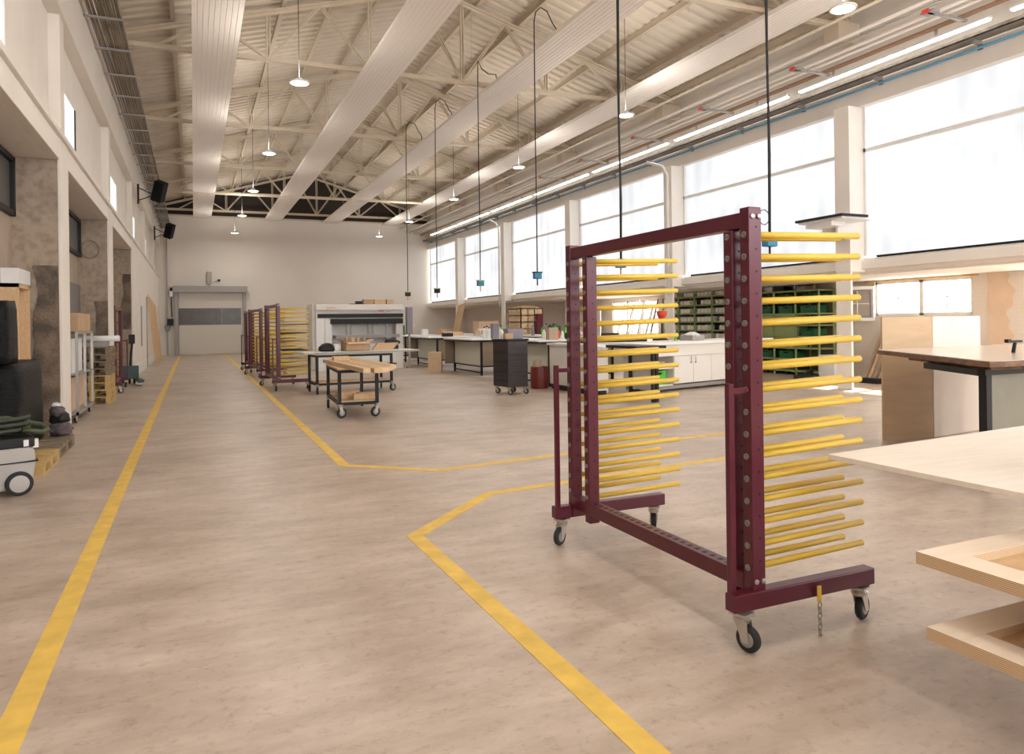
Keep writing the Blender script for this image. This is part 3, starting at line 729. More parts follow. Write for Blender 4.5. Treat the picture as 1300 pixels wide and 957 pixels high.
# ================================================================ FOREGROUND RIGHT
# two plywood frames lying on arms
def frame(x0, y1, z0, w_, d_, bw, th_, label):
    t = thing('plywood_tray', label, 'frame', (x0, y1, z0))
    f = MB()
    f.box((0, -bw, 0), (w_, 0, th_)); f.box((0, -d_, 0), (w_, -d_+bw, th_)); f.box((0, -d_+bw, 0), (bw, -bw, th_)); f.box((w_-bw, -d_+bw, 0), (w_, -bw, th_))
    f.build('rim', M_ply2, t, .001)
    MB().box((bw, -d_+bw, .002), (w_-bw, -bw, th_*.35)).build('base_sheet', M_plyin, t)
    return t
def layered_ply():
    m = bpy.data.materials.new('ply_with_edges'); m.use_nodes = True; nt = m.node_tree; b = nt.nodes['Principled BSDF']; N = nt.nodes.new; L = nt.links.new
    tc = N('ShaderNodeTexCoord'); sp = N('ShaderNodeSeparateXYZ'); L(tc.outputs['Object'], sp.inputs[0])
    mm = N('ShaderNodeMath'); mm.operation = 'MULTIPLY'; mm.inputs[1].default_value = 170; L(sp.outputs[2], mm.inputs[0])
    fr = N('ShaderNodeMath'); fr.operation = 'FRACT'; L(mm.outputs[0], fr.inputs[0])
    r = N('ShaderNodeValToRGB'); r.color_ramp.interpolation = 'CONSTANT'; e = r.color_ramp.elements; e[0].color = (.72, .54, .35, 1); e[1].position = .6; e[1].color = (.46, .30, .17, 1); L(fr.outputs[0], r.inputs[0])
    mp = N('ShaderNodeMapping'); mp.inputs['Scale'].default_value = (1, 7, 1); L(tc.outputs['Object'], mp.inputs[0])
    n_ = N('ShaderNodeTexNoise'); n_.inputs['Scale'].default_value = 3; n_.inputs['Detail'].default_value = 5; L(mp.outputs[0], n_.inputs['Vector'])
    r2 = N('ShaderNodeValToRGB'); e = r2.color_ramp.elements; e[0].position = .3; e[0].color = (.78, .64, .49, 1); e[1].position = .7; e[1].color = (.86, .74, .60, 1); L(n_.outputs[0], r2.inputs[0])
    ge = N('ShaderNodeNewGeometry'); s2 = N('ShaderNodeSeparateXYZ'); L(ge.outputs['Normal'], s2.inputs[0])
    ab = N('ShaderNodeMath'); ab.operation = 'ABSOLUTE'; L(s2.outputs[2], ab.inputs[0]); gt = N('ShaderNodeMath'); gt.operation = 'GREATER_THAN'; gt.inputs[1].default_value = .5; L(ab.outputs[0], gt.inputs[0])
    mx = N('ShaderNodeMixRGB'); L(gt.outputs[0], mx.inputs[0]); L(r.outputs[0], mx.inputs[1]); L(r2.outputs[0], mx.inputs[2]); L(mx.outputs[0], b.inputs['Base Color']); b.inputs['Roughness'].default_value = .55
    return m
M_ply2 = layered_ply()
z3 = .37+3*.1057+.038; z1 = .37+1*.1057+.038
frame(2.205, 1.675, z3, 1.2, 1.4, .115, .042, 'upper plywood frame with recessed base, at the right edge')
frame(2.145, 1.595, z1, 1.2, 1.4, .115, .042, 'lower plywood frame with recessed base, at the bottom right corner')
# large pale panel on a trestle
t = thing('trestle_table', 'pale spruce panel on a black trestle at the right edge', 'table', (2.62, 2.42, 0))
MB().prism([(0, 0), (2.1, .17), (2.1, -.90), (0, -.90)], .915, .937).build('tabletop', M_plytop, t, .001)
MB().prism([(.9, -.52), (1.95, -.52), (1.95, -.85), (.9, -.85)], .87, .915).build('apron', M_black, t)
for x, y in ((.92, -.55), (1.9, -.55), (.92, -.82), (1.9, -.82)): MB().box((x-.02, y-.02, 0), (x+.02, y+.02, .87)).build('leg', M_black, t)

# live edge table
t = thing('live_edge_table', 'large dark live-edge table on black steel frame with grey-green panel', 'table', (6.13, 3.95, 0))
A = (1.61, 2.31)
edge = []; rnd = random.Random(3)
poly = [(0, 0), (.12, -.05), (.5, -.04), (.9, -.10), (1.5, -.16), (2.2, -.12), (3.1, 0), (4.1, 2.35), (2.6, 2.22), (1.34, 2.2), (1.26, 2.1), (1.0, 1.66), (.70, 1.16), (.42, .69), (.2, .36), (.03, .1)]
tp = MB().prism(poly, 1.12, 1.17).build('slab', M_walnut, t, .006)
MB().prism([(x*.985+.03, y*.985+.02) for x, y in poly], 1.17, 1.173).build('top_surface', M_wtop, tp)
MB().prism([(.25, .15), (.85, 1.15), (1.1, 1.6), (1.3, 1.55), (.9, .3), (.6, .1)], 1.08, 1.12).build('lower_slab', M_walnut, t, .004)
MB().box((.25, .2, 1.03), (3.2, .27, 1.10)).bar((.28, .23, 1.05), (.85, 1.2, 1.05), .06, .06).build('apron', M_black, t)
for x, y in ((.30, .235), (3.1, .235), (3.3, 1.8)): MB().box((x-.036, y-.036, 0), (x+.036, y+.036, 1.10)).build('leg', M_black, t)
MB().box((.34, .24, .12), (3.06, .262, 1.03)).build('back_panel', M_olive, t)
t = thing('clamp_handle', 'black T-shaped clamp handle standing on the live-edge table', 'clamp', (7.75, 4.75, 1.174))
MB().tube([(0, 0, 0), (.03, 0, .1)], .018, 8).build('stem', M_black, t); MB().bar((-.09, 0, .115), (.13, 0, .115), .03, .025).box((-.11, -.02, .105), (-.06, .02, .14)).build('crossbar', M_black, t)
# standing plywood sheets
t = MB().prism([(7.97, 6.48), (8.72, 6.35), (8.73, 6.375), (7.975, 6.505)], 0, 1.56).build('plywood_sheet', M_ply); tag(t, 'tall plywood sheet standing upright behind live-edge table, honey coloured', 'plywood')
t = MB().prism([(8.735, 6.35), (9.88, 6.49), (9.875, 6.515), (8.73, 6.375)], 0, 1.56).build('pale_sheet', M_pale); tag(t, 'tall pale faced sheet standing beside the honey plywood', 'board')
tag(MB().prism([(8.75, 6.40), (9.3, 6.47), (9.3, 6.8), (8.75, 6.8)], 0, .4).build('support_block', M_wood), 'low wooden block behind the standing sheets', 'block')
# ================================================================ CARTS
def make_cart(name, label, loc, w_, l_, h_, deck, rz=0, shelf=.27, r=.085):
    t = thing(name, label, 'cart', loc, rz)
    for x in (0, w_):
        for y in (0, l_):
            MB().box((x-.027, y-.027, 2*r+.06), (x+.027, y+.027, h_)).build('leg', M_black, t)
            caster(t, (x, y, 0), R(random.choice((70, -100, 20, -160))), r, .042)
    f = MB()
    for z in (shelf-.06, h_-.05):
        f.box((0, -.02, z), (w_, .02, z+.05)).box((0, l_-.02, z), (w_, l_+.02, z+.05)).box((-.02, 0, z), (.02, l_, z+.05)).box((w_-.02, 0, z), (w_+.02, l_, z+.05))
    f.build('rail', M_black, t)
    MB().box((.02, .02, shelf-.01), (w_-.02, l_-.02, shelf+.01)).build('lower_shelf', M_woodx, t)
    MB().box((-.03, -.03, h_), (w_+.03, l_+.03, h_+.025)).build('deck', deck, t)
    return t
make_cart('steel_cart', 'black steel cart carrying long timber beams, nearest of the two carts', (2.2, 12.15, 0), .62, 1.62, .80, M_woodx, R(-3))
zz = .826
for k, (x0, y0, x1, y1, lab) in enumerate(((2.36, 10.75, 2.32, 14.2, 'leftmost long pine beam on the front cart'), (2.50, 10.65, 2.46, 14.3, 'second pine beam from left on the front cart'), (2.64, 10.75, 2.60, 14.4, 'third pine beam from left on the front cart'), (2.78, 11.05, 2.74, 14.5, 'fourth pine beam on the front cart'), (2.93, 11.45, 2.88, 14.6, 'rightmost pine beam on the front cart'))):
    tag(MB().bar((x0, y0, zz+.037), (x1, y1, zz+.037), .118, .072).build('timber_beam', M_wood if k % 2 else M_wood2, None, .004), lab, 'beam')
tag(MB().box((2.32, 13.3, zz+.076), (2.6, 13.55, zz+.15)).build('wood_block', M_wood), 'short wood block lying on the beams of front cart', 'block')
rnd = random.Random(5)
for k in range(10):
    x = 2.28+rnd.uniform(0, .3); y = 12.3+k*.12; 
    tag(MB().box((x, y, .281), (x+.22+rnd.uniform(0, .1), y+.09, .281+.05+rnd.uniform(0, .06))).build('offcut', M_wood), 'small pine offcut on lower shelf of the front cart', 'offcut', 'offcuts on the lower cart shelf')
c2 = make_cart('steel_cart', 'wide black steel cart behind the beam cart, topped by long white panel', (2.5, 16.5, 0), 1.72, .8, .88, M_white, R(4), .26, .085)
t = thing('laminated_board', 'long white board lying across the rear cart', 'panel', (2.2, 16.3, .908), R(6))
MB().box((0, 0, 0), (2.7, .95, .04)).build('sheet', M_white, t); MB().box((0, -.015, 0), (2.7, 0, .035)).build('edge_band', mat('grey_edge', (.4, .38, .36), .6), t)
def crate(name, x, y, z, w_, d_, h_, m_, label, cat='box', rz=0, bev=.004):
    o = MB().box((-w_/2, -d_/2, 0), (w_/2, d_/2, h_)).build(name, m_, None, bev); o.location = (x, y, z); o.rotation_euler = (0, 0, rz)
    return tag(o, label, cat)
# open cardboard box of offcuts on rear cart
t = thing('open_carton', 'open cardboard box full of offcuts on the rear cart', 'box', (3.45, 16.95, .95), R(8))
b = MB(); b.box((-.28, -.2, 0), (.28, .2, .02)); b.box((-.28, -.2, 0), (-.27, .2, .2)); b.box((.27, -.2, 0), (.28, .2, .2)); b.box((-.28, -.2, 0), (.28, -.19, .2)); b.box((-.28, .19, 0), (.28, .2, .2)); b.build('body', M_card, t)
f = MB(); f.bar((-.275, 0, .2), (-.4, 0, .27), .38, .006); f.bar((.275, 0, .2), (.42, 0, .26), .38, .006); f.bar((0, -.195, .2), (0, -.3, .16), .54, .006); f.build('flap', M_card2, t)
b = MB(); rnd = random.Random(8)
for k in range(14): x = rnd.uniform(-.2, .2); y = rnd.uniform(-.13, .13); b.bar((x, y, .03), (x+rnd.uniform(-.05, .05), y+rnd.uniform(-.04, .04), .24+rnd.uniform(0, .08)), .05, .03)
o = b.build('offcut_fill', M_wood, t); o['kind'] = 'stuff'
t = thing('black_bag', 'slumped black bag on left of the rear cart', 'bag', (2.80, 16.95, .952))
MB().lathe((0, 0, 0), (0, 0, 1), [(0, .17), (.04, .21), (.1, .19), (.16, .12), (.19, .04)], 16).build('body', M_black, t)
MB().lathe((.2, -.03, 0), (0, 0, 1), [(0, .1), (.06, .12), (.13, .09), (.17, .03)], 14).build('white_part', M_foil, t)
for k in range(6): tag(MB().bar((3.8+.03*k, 16.75+.03*k, .965+.027*k), (4.35+.03*k, 17.0+.02*k, .965+.027*k), .06, .025).build('lath', M_wood), 'loose wooden lath on right end of the rear cart', 'lath', 'laths on the rear cart')
t = thing('power_tool', 'dark power tool lying on right end of the rear cart', 'tool', (4.45, 17.35, .95), R(10))
MB().lathe((-.2, 0, .16), (1, 0, 0), [(0, .05), (.02, .08), (.2, .085), (.3, .06), (.38, .03)], 14).box((-.18, -.05, .0), (.12, .05, .1)).build('motor', M_black, t)
MB().box((.05, -.04, .05), (.12, .04, .2)).build('grip', M_card, t)

# ================================================================ MACHINE
t = thing('edge_machine', 'large white panel machine with black strips by the far racks', 'machine', (3.78, 25.0, 0), 0)
MB().box((-.02, 0, 1.72), (3.0, 1.5, 2.26)).box((-.02, -.12, 2.05), (3.0, 0, 2.24)).build('hood', M_white, t, .02)
MB().box((-.1, .2, 0), (-.02, 1.5, 2.28)).build('side_wall', M_white, t)
MB().box((.03, -.13, 1.80), (2.98, -.10, 1.93)).build('upper_black_strip', M_black, t)
MB().box((.45, -.10, 1.58), (2.98, -.02, 1.76)).build('lower_black_strip', M_black, t)
MB().box((-.02, -.1, .0), (.26, .9, 1.78)).build('left_cabinet', M_wline, t, .01); MB().box((.27, -.08, 0), (.5, .9, 1.78)).build('inner_cabinet', M_wline, t, .01)
MB().box((2.75, 0, 0), (3.0, .9, 1.75)).build('right_cabinet', M_white, t, .01)
MB().box((.5, .5, 0), (2.75, .6, 1.7)).build('rear_panel', M_white, t)
MB().box((.6, -.3, 1.10), (2.8, .3, 1.2)).box((.6, -.33, 1.17), (2.8, -.3, 1.21)).build('table_beam', M_grey, t)
MB().box((.5, 0, .2), (2.75, .45, .9)).build('lower_cover', M_wline, t, .01)
for x in (1.0, 1.15, 1.75, 1.9, 2.4): MB().box((x, .0, 1.2), (x+.04, .05, 1.6)).box((x-.02, -.1, 1.05), (x+.08, 0, 1.1)).build('clamp_bar', M_grey, t)
# red lettering marks (the small words are illegible in the photo; kept as short red script strokes)
s_ = MB()
for k in range(6): s_.bar((.34+.055*k, -.135, 2.11+.01*(k % 2)), (.36+.055*k, -.135, 2.17-.012*(k % 3)), .012, .012)
s_.bar((.30, -.135, 2.07), (.42, -.135, 2.10), .01, .01).build('red_script_mark', M_red, t)
def text(body, size, m_, parent, loc, rot, ext=.003):
    cu = bpy.data.curves.new('lettering', 'FONT'); cu.body = body; cu.size = size; cu.extrude = ext; cu.align_x = 'CENTER'
    me_o = bpy.data.objects.new('tmp', cu); COL.objects.link(me_o); dg = bpy.context.evaluated_depsgraph_get(); me = bpy.data.meshes.new_from_object(me_o.evaluated_get(dg)); bpy.data.objects.remove(me_o)
    me.materials.clear(); me.materials.append(m_); o = bpy.data.objects.new('lettering', me); COL.objects.link(o); o.parent = parent; o.location = loc; o.rotation_euler = rot; return o
s_ = MB()
for k in range(3): s_.bar((2.13+.06*k, -.135, 1.99), (2.13+.06*k, -.135, 2.05), .04, .012)
s_.box((2.35, -.135, 1.99), (2.55, -.13, 2.0)).build('red_word_mark', M_red, t)
for i, (x, w_, m_) in enumerate(((5.55, .35, M_card), (5.95, .4, M_card2), (6.32, .25, M_card2))):
    crate('carton', x+.1, 25.5, 2.262, w_, .35, .18, m_, ['brownish carton on top of the white machine, left', 'wider carton on top of the white machine, middle', 'small carton on top of the white machine, right'][i])
tag(MB().box((5.0, 25.3, 2.262), (5.45, 25.6, 2.29)).box((5.2, 25.35, 2.29), (5.42, 25.5, 2.38)).build('dark_tool_case', M_black), 'flat dark tool case on top of the machine', 'case')
t = thing('profile_column', 'slim grey mesh column standing right of the white machine', 'column', (6.95, 24.8, 0))
MB().box((-.1, -.1, .0), (.1, .1, .05)).box((-.03, -.03, .05), (.03, .03, 1.2)).build('stand', M_grey, t); MB().box((-.11, -.1, 1.2), (.11, .1, 2.15)).build('body', M_purple, t, .02)

# ================================================================ TOOL CABINET, BIN, BOXES
t = thing('tool_cabinet', 'charcoal tool cabinet on casters in the middle of the hall', 'cabinet', (6.33, 14.5, 0), R(8))
MB().box((-.25, -.32, .17), (.25, .32, 1.16)).build('body', M_tool, t, .01)
MB().box((-.27, -.34, 1.16), (.27, .34, 1.2)).build('top', M_black, t, .008)
for k in range(7): MB().box((-.23, -.328, .24+.125*k), (.23, -.321, .24+.125*k+.11)).build('drawer', M_tool, t, .003)
for k in range(4): MB().box((-.262, -.28, .3+.2*k), (-.252, .28, .31+.2*k)).build('side_rib', M_black, t)
for x, y in ((-.2, -.26), (.2, -.26), (-.2, .26), (.2, .26)): caster(t, (x, y, 0), R(-60), .062, .035, h=.17)
t = thing('refuse_bin', 'dark red barrel bin with brown sack beside the charcoal tool cabinet', 'bin', (7.45, 15.35, 0))
MB().lathe((0, 0, 0), (0, 0, 1), [(0, .2), (.02, .21), (.25, .225), (.5, .21), (.51, .2), (.46, .19)], 20).build('barrel', mat('dark_red_barrel', (.16, .02, .015), .35), t)
MB().lathe((-.06, 0, .3), (0, 0, 1), [(0, .1), (.2, .11), (.35, .09), (.38, .04)], 10).build('sack', M_kraft, t)
crate('cardboard_box', 7.10, 22.3, 0, .42, .5, .64, M_card2, 'upright cardboard box on the floor in front of the benches', rz=R(-22))
# things on the tool cabinet
crate('grey_case', 6.42, 14.55, 1.2, .35, .3, .22, M_purple, 'grey case on top of the tool cabinet', 'case')
crate('small_carton', 6.2, 14.3, 1.2, .18, .14, .12, M_card, 'small carton on left of the tool cabinet top')
t = thing('spray_bottle', 'green topped bottle on the tool cabinet', 'bottle', (6.14, 14.5, 1.2)); MB().lathe((0, 0, 0), (0, 0, 1), [(0, .04), (.15, .04), (.2, .015), (.23, .015)], 12).build('body', M_wline, t); MB().box((-.02, -.05, .22), (.02, .03, .27)).build('spray_head', M_green, t)
# mauve coat/bag hanging on bench corner
t = tag(MB().lathe((0, 0, 0), (0, 0, 1), [(0, .05), (.08, .1), (.35, .12), (.6, .06), (.66, .02)], 10).build('hanging_bag', M_kraft), 'brownish bag hanging at the bench corner left of the tool cabinet', 'bag'); t.location = (7.66, 17.98, .38); 

# ================================================================ BENCHES
def bench(x, y, w_, l_, h_, label, panel=M_cream, endp=M_brownb, drawers=True):
    t = thing('workbench', label, 'workbench', (x, y, 0))
    MB().box((-.35, -.12, h_-.035), (w_, l_+.12, h_)).build('worktop', M_wline, t, .004)
    MB().box((-.33, -.10, h_-.085), (w_-.02, l_+.10, h_-.035)).build('under_frame', M_black, t)
    for px_, py_ in ((0, 0), (0, l_), (w_-.15, 0), (w_-.15, l_)): MB().box((px_-.03, py_-.03, 0), (px_+.03, py_+.03, h_-.08)).build('leg', M_black, t)
    MB().box((-.02, 0, .06), (.02, l_, .10)).box((-.02, 0, .24), (.02, l_, .28)).box((0, -.02, .24), (w_-.15, .02, .28)).build('rail', M_black, t)
    MB().box((-.012, .03, .28), (.012, l_-.03, h_-.08)).build('side_panel', panel, t)
    MB().box((.03, -.01, .28), (w_-.18, .012, h_-.08)).build('end_panel', endp, t)
    if drawers:
        d_ = MB().box((-.32, l_-.02+.03, .25), (-.03, l_+.09, h_-.08)).build('drawer_unit', M_brownb, t)
        for k in range(5): MB().box((-.30, l_, .28+.14*k), (-.05, l_+.012, .28+.14*k+.12)).build('drawer', M_brownb, d_)
    return t
bench(7.8, 20.0, 1.7, 2.4, 1.08, 'black framed workbench with cream side, behind upright cardboard box')
bench(7.85, 24.4, 1.7, 2.4, 1.08, 'second cream sided workbench behind the first one')
bench(7.9, 28.8, 1.7, 2.4, 1.08, 'third cream sided workbench, farthest of the row')
bench(7.82, 15.55, 1.9, 2.3, 1.12, 'workbench with grey-brown end panel left of the near rack', M_cream, mat('grey_brown_end', (.32, .28, .22), .6), False)
# black framed end bench seen through rack
t = thing('workbench', 'black framed bench end with grey panel seen through the near rack', 'workbench', (7.9, 11.5, 0))
MB().box((-.35, -.1, 1.03), (.32, 1.0, 1.08)).build('worktop', M_black, t)
for x, y in ((0, .65), (.08, 0), (.16, 0), (.16, .65)): MB().box((x-.03, y-.03, 0), (x+.03, y+.03, 1.03)).build('leg', M_black, t)
MB().prism([(.02, .62), (.08, .03), (.16, .03), (.16, .62)], .22, 1.03).build('side_panel', mat('grey_panel', (.45, .43, .4), .6), t)
MB().prism([(-.01, .62), (.06, .03), (.1, .03), (.04, .62)], .16, .21).build('rail', M_black, t)
t = thing('base_cabinet', 'low white cabinet on black plinth between benches, seen through near rack', 'cabinet', (7.62, 12.95, 0))
MB().box((0, 0, .12), (.25, 2.2, 1.0)).build('body', M_white, t, .004); MB().box((-.05, -.05, 1.02), (.3, 2.25, 1.07)).box((0, 0, 1.0), (.25, 2.2, 1.02)).build('top', M_wline, t); MB().box((.03, .03, 0), (.22, 2.17, .12)).build('plinth', M_black, t)
for k in range(3): MB().box((-.012, .02+.73*k, .15), (0, .72+.73*k, .97)).build('door', M_white, t, .003)

# long white cabinet facing camera
t = thing('white_cabinet_bench', 'long white cabinet bench with doors behind the near rack', 'workbench', (8.35, 12.72, 0), math.atan(.25))
LQ_ = 4.6
MB().box((-.15, -.1, 1.03), (LQ_+.35, 1.0, 1.09)).build('worktop', M_wline, t, .003)
MB().box((0, 0, .78), (LQ_, .03, 1.03)).build('apron', M_white, t)
MB().box((1.32, .05, .16), (LQ_, .75, .78)).box((1.30, .03, .78), (LQ_, .75, 1.02)).build('carcass', M_white, t)
sh = MB(); sh.box((.5, .75, .13), (1.3, .77, .78)); sh.box((.5, .05, .13), (.53, .75, .78)); sh.box((.5, .05, .13), (1.3, .75, .16)); sh.box((.5, .05, .50), (1.3, .75, .525)); sh.build('open_shelf', M_white, t)
MB().box((.5, .1, .05), (LQ_-.05, .7, .13)).build('plinth', M_grey, t)
for k in range(5):
    x0 = 1.33+.655*k; d_ = MB().box((x0, .03, .17), (x0+.645, .05, .77)).build('door', M_white, t, .003)
    hx = x0+(.57 if k % 2 == 0 else .07)
    MB().tube([(hx, .01, .62), (hx, .01, .74)], .007, 6).box((hx-.012, .0, .6), (hx+.012, .03, .62)).build('handle', M_grey, d_)
for x, y in ((.1, .05), (LQ_-.05, .1), (LQ_-.05, .9), (.1, .9)): MB().box((x-.03, y-.03, 0), (x+.03, y+.03, 1.03)).build('leg', M_white, t)
def onb(u, v):   # point on the long cabinet bench
    a = math.atan(.25); return 8.35+u*math.cos(a)-v*math.sin(a), 12.72+u*math.sin(a)+v*math.cos(a)
x, y = onb(.93, .32)
def plastic_crate(name, label, x, y, z, w_, d_, h_, m_, rz):
    t = thing(name, label, 'crate', (x, y, z), rz)
    b = MB(); b.box((-w_/2, -d_/2, 0), (w_/2, d_/2, .012))
    for a_ in ((-w_/2, -d_/2, -w_/2+.012, d_/2), (w_/2-.012, -d_/2, w_/2, d_/2), (-w_/2+.012, d_/2-.012, w_/2-.012, d_/2)): b.box((a_[0], a_[1], .012), (a_[2], a_[3], h_))
    b.box((-w_/2+.012, -d_/2, .012), (w_/2-.012, -d_/2+.012, h_*.72)); b.box((-w_/2+.012, -d_/2, h_*.88), (w_/2-.012, -d_/2+.012, h_)); b.box((-w_/2+.012, -d_/2, h_*.72), (-w_*.2, -d_/2+.012, h_*.88)); b.box((w_*.2, -d_/2, h_*.72), (w_/2-.012, -d_/2+.012, h_*.88))
    b.build('body', m_, t)
    b = MB()
    for sx in (-.5, -.32, .32, .5): b.box((sx*w_-.008, -d_/2-.01, 0), (sx*w_+.008, -d_/2, h_))
    b.box((-w_/2-.01, -d_/2-.012, h_-.02), (w_/2+.01, -d_/2, h_)); b.build('rib', m_, t)
    return t
plastic_crate('green_crate', 'bright green plastic crate on lower shelf of the white cabinet', x, y, .162, .42, .4, .30, M_green, math.atan(.25))
t = crate('carton', x+.02, y, .527, .38, .35, .14, M_card, 'small carton on shelf above the green crate', rz=math.atan(.25))
x, y = onb(2.3, .35)
t = thing('grey_tray', 'grey crate tray heaped with foil on the white bench', 'tray', (x+.05, y, 1.091), math.atan(.25)); MB().box((-.22, -.18, 0), (.22, .18, .12)).build('body', M_grey, t, .01); MB().lathe((0, 0, .1), (0, 0, 1), [(0, .2), (.05, .16), (.09, .08), (.1, .01)], 9).build('foil', M_foil, t)
t = thing('glue_bottle', 'small green and white bottle on the white bench', 'bottle', (x-.35, y+.1, 1.091)); MB().lathe((0, 0, 0), (0, 0, 1), [(0, .035), (.12, .035), (.16, .012), (.2, .012)], 10).build('body', M_green, t); MB().lathe((0, 0, .2), (0, 0, 1), [(0, .012), (.05, .004)], 8).build('nozzle', M_wline, t)
t = thing('tool_tray', 'long black tray with papers on the bench, left through the rack', 'tray', (8.85, 13.9, 1.091), R(-4))
MB().box((-.45, -.2, 0), (.5, .2, .07)).box((-.45, .1, .07), (-.05, .2, .2)).build('body', M_black, t); MB().box((-.1, -.1, .07), (.3, .15, .11)).build('paper', M_pink, t); MB().box((.5, -.1, 0), (.7, .1, .08)).build('side_box', M_wline, t)
t = thing('red_funnel', 'red plastic cap on stand near the leaning profiles', 'funnel', (10.55, 14.8, 1.091)); MB().lathe((0, 0, .5), (0, 0, 1), [(0, .06), (.1, .12), (.2, .13)], 12).build('bowl', M_red, t); MB().tube([(0, 0, 0), (0, 0, .5)], .02).box((-.08, -.08, 0), (.08, .08, .03)).build('stand', M_black, t)
crate('black_case', 10.0, 14.3, 1.091, .3, .25, .08, M_black, 'flat black case beside the leaning profiles', 'case')
# profiles leaning against the wall behind
rnd = random.Random(9)
for k in range(9):
    y0 = 24.6-.28*k-rnd.uniform(0, .1); x0 = 15.1+rnd.uniform(-.1, .05)
    tag(MB().bar((x0, y0, 0), (15.70, y0+rnd.uniform(-.15, .15), 2.3+rnd.uniform(-.2, .1)), .05, .05).build('metal_profile', [M_zinc, M_wline, M_grey][k % 3]), 'tall metal profile leaning against the window wall behind rack', 'profile', 'leaning metal profiles')
for k in range(3):
    y0 = 28.9-1.0*k
    tag(MB().box((15.35+.05*k, y0-.9, 0), (15.40+.05*k, y0, 2.1)).build('white_panel_leaning', M_wline), 'white panel standing against the window wall behind rack', 'panel', 'standing white panels')

# wall benches at back right with clutter
def sbench(y, l_, label, x=11.2):
    t = thing('workbench', label, 'workbench', (x, y, 0)); MB().box((-.1, 0, 1.03), (1.3, l_, 1.08)).build('worktop', M_wline, t); MB().box((-.08, .02, .96), (1.28, l_-.02, 1.03)).build('under_frame', M_black, t)
    for a in (0, 1.2):
        for b_ in (.1, l_-.1): MB().box((a-.03, b_-.03, 0), (a+.03, b_+.03, .96)).build('leg', M_black, t)
    MB().box((-.012, .13, .3), (.012, l_-.13, .96)).build('side_panel', M_cream, t)
    return t
sbench(17.2, 4.2, 'long wall bench nearest the green shelving'); sbench(22.0, 4.2, 'middle long wall bench under the windows'); sbench(27.0, 4.6, 'farthest long wall bench, by the leaning cardboard', 10.6)
# clutter helpers
def bottle(x, y, z, h_, m_, label, cap=M_black, group=None):
    t = thing('bottle', label, 'bottle', (x, y, z), 0, group); r = h_*.16
    MB().lathe((0, 0, 0), (0, 0, 1), [(0, r), (h_*.6, r), (h_*.78, r*.4), (h_*.9, r*.4)], 10).build('body', m_, t); MB().lathe((0, 0, h_*.9), (0, 0, 1), [(0, r*.5), (h_*.1, r*.5)], 8).build('cap', cap, t)
ZB = 1.081
rnd = random.Random(21)
for k in range(6): bottle(11.3+rnd.uniform(0, .5), 21.6+.45*k if k < 0 else 22.3+.3*k, ZB, .32+rnd.uniform(0, .15), [M_dgreen, M_green, M_purple][k % 3], '%s tall bottle counted from the right on the middle wall bench' % ORD[k], group='bottles on the middle wall bench')
crate('green_box', 11.7, 22.9, ZB, .4, .3, .35, M_dgreen, 'green box behind the bottles on the wall bench')
t = tag(MB().lathe((0, 0, 0), (0, 0, 1), [(0, .26), (.06, .3), (.16, .22), (.25, .1), (.28, .02)], 12).build('paper_heap', M_pink), 'heap of pinkish paper on the wall bench', 'paper'); t.location = (11.5, 21.0, ZB); 
for k in range(7): bottle(8.1+.2*k, 16.4+.18*k, 1.121, .22+rnd.uniform(0, .12), [M_wline, M_green, M_purple, M_wline, M_red][k % 5], '%s small bottle from the left on the bench beside the near rack' % ORD[k], group='bottles on the near bench')
crate('black_box', 8.65, 15.9, 1.121, .3, .25, .16, M_black, 'black box on the bench left of the near rack')
crate('kraft_box', 8.1, 15.95, 1.121, .25, .2, .3, M_kraft, 'tall kraft box on bench corner behind the tool cabinet')
for k in range(8): bottle(8.1+.17*k, 20.5+.22*k, ZB, .25+rnd.uniform(0, .15), [M_wline, M_foil, M_wline, M_green, M_pink][k % 5], '%s small bottle from the left on the first cream bench' % ORD[7-k], group='bottles on the first cream bench')
crate('lilac_case', 8.3, 20.15, ZB, .2, .2, .45, M_purple, 'upright lilac-grey case on the first cream bench', 'case')
crate('black_case', 8.4, 24.9, ZB, .35, .25, .13, M_black, 'small black case on the second cream bench', 'case')
crate('orange_box', 9.1, 26.4, ZB, .8, .3, .16, M_wood, 'flat wooden box on the second cream bench')
t = thing('document_stand', 'tilted white sheet with green box on the third bench', 'stand', (8.3, 30.2, ZB)); MB().bar((0, 0, .02), (.35, 0, .45), .5, .02).build('sheet', M_wline, t); MB().box((-.5, .1, 0), (.0, .4, .42)).build('green_box', M_dgreen, t)
crate('white_bucket', 8.9, 29.4, ZB, .25, .25, .25, M_wline, 'small white bucket on the third bench', 'bucket')
for k in range(5): crate('small_carton', 10.8+.3*(k % 3), 27.3+.3*k, ZB, .22, .25, .18+.05*(k % 3), [M_card2, M_wline, M_pink][k % 3], ['light carton nearest on far wall bench', 'white carton second on far wall bench', 'pink carton third on far wall bench', 'light carton fourth on far wall bench', 'white carton last on far wall bench'][k])
# cardboard leaning + carton + lattice crate stack
tag(MB().bar((11.0, 32.2, 0), (11.7, 32.5, 2.45), .95, .04, up=(1, 0, 0)).build('cardboard_sheet', M_card, None), 'tall cardboard sheet leaning behind the far bench', 'cardboard')
crate('cardboard_box', 11.6, 29.2, ZB, .9, .7, .55, M_card2, 'wide orange-brown carton on the far wall bench')
t = thing('wooden_rack', 'tall pale wooden lattice shelf with dark openings by window wall', 'shelf', (12.48, 26.95, 0), R(0))
mb = MB(); mb.box((-.5, .62, .2), (.5, .65, 2.15))
for k in range(8): mb.box((-.5, -.6, .2+.27*k), (.5, .65, .24+.27*k))
for y in (-.6, -.3, 0, .3, .61): mb.box((-.5, y, 0), (.5, y+.04, 2.15))
for x in (-.5, -.2, .1, .46): mb.box((x, -.6, 0), (x+.04, .65, 2.15))
mb.build('lattice', M_ply, t)
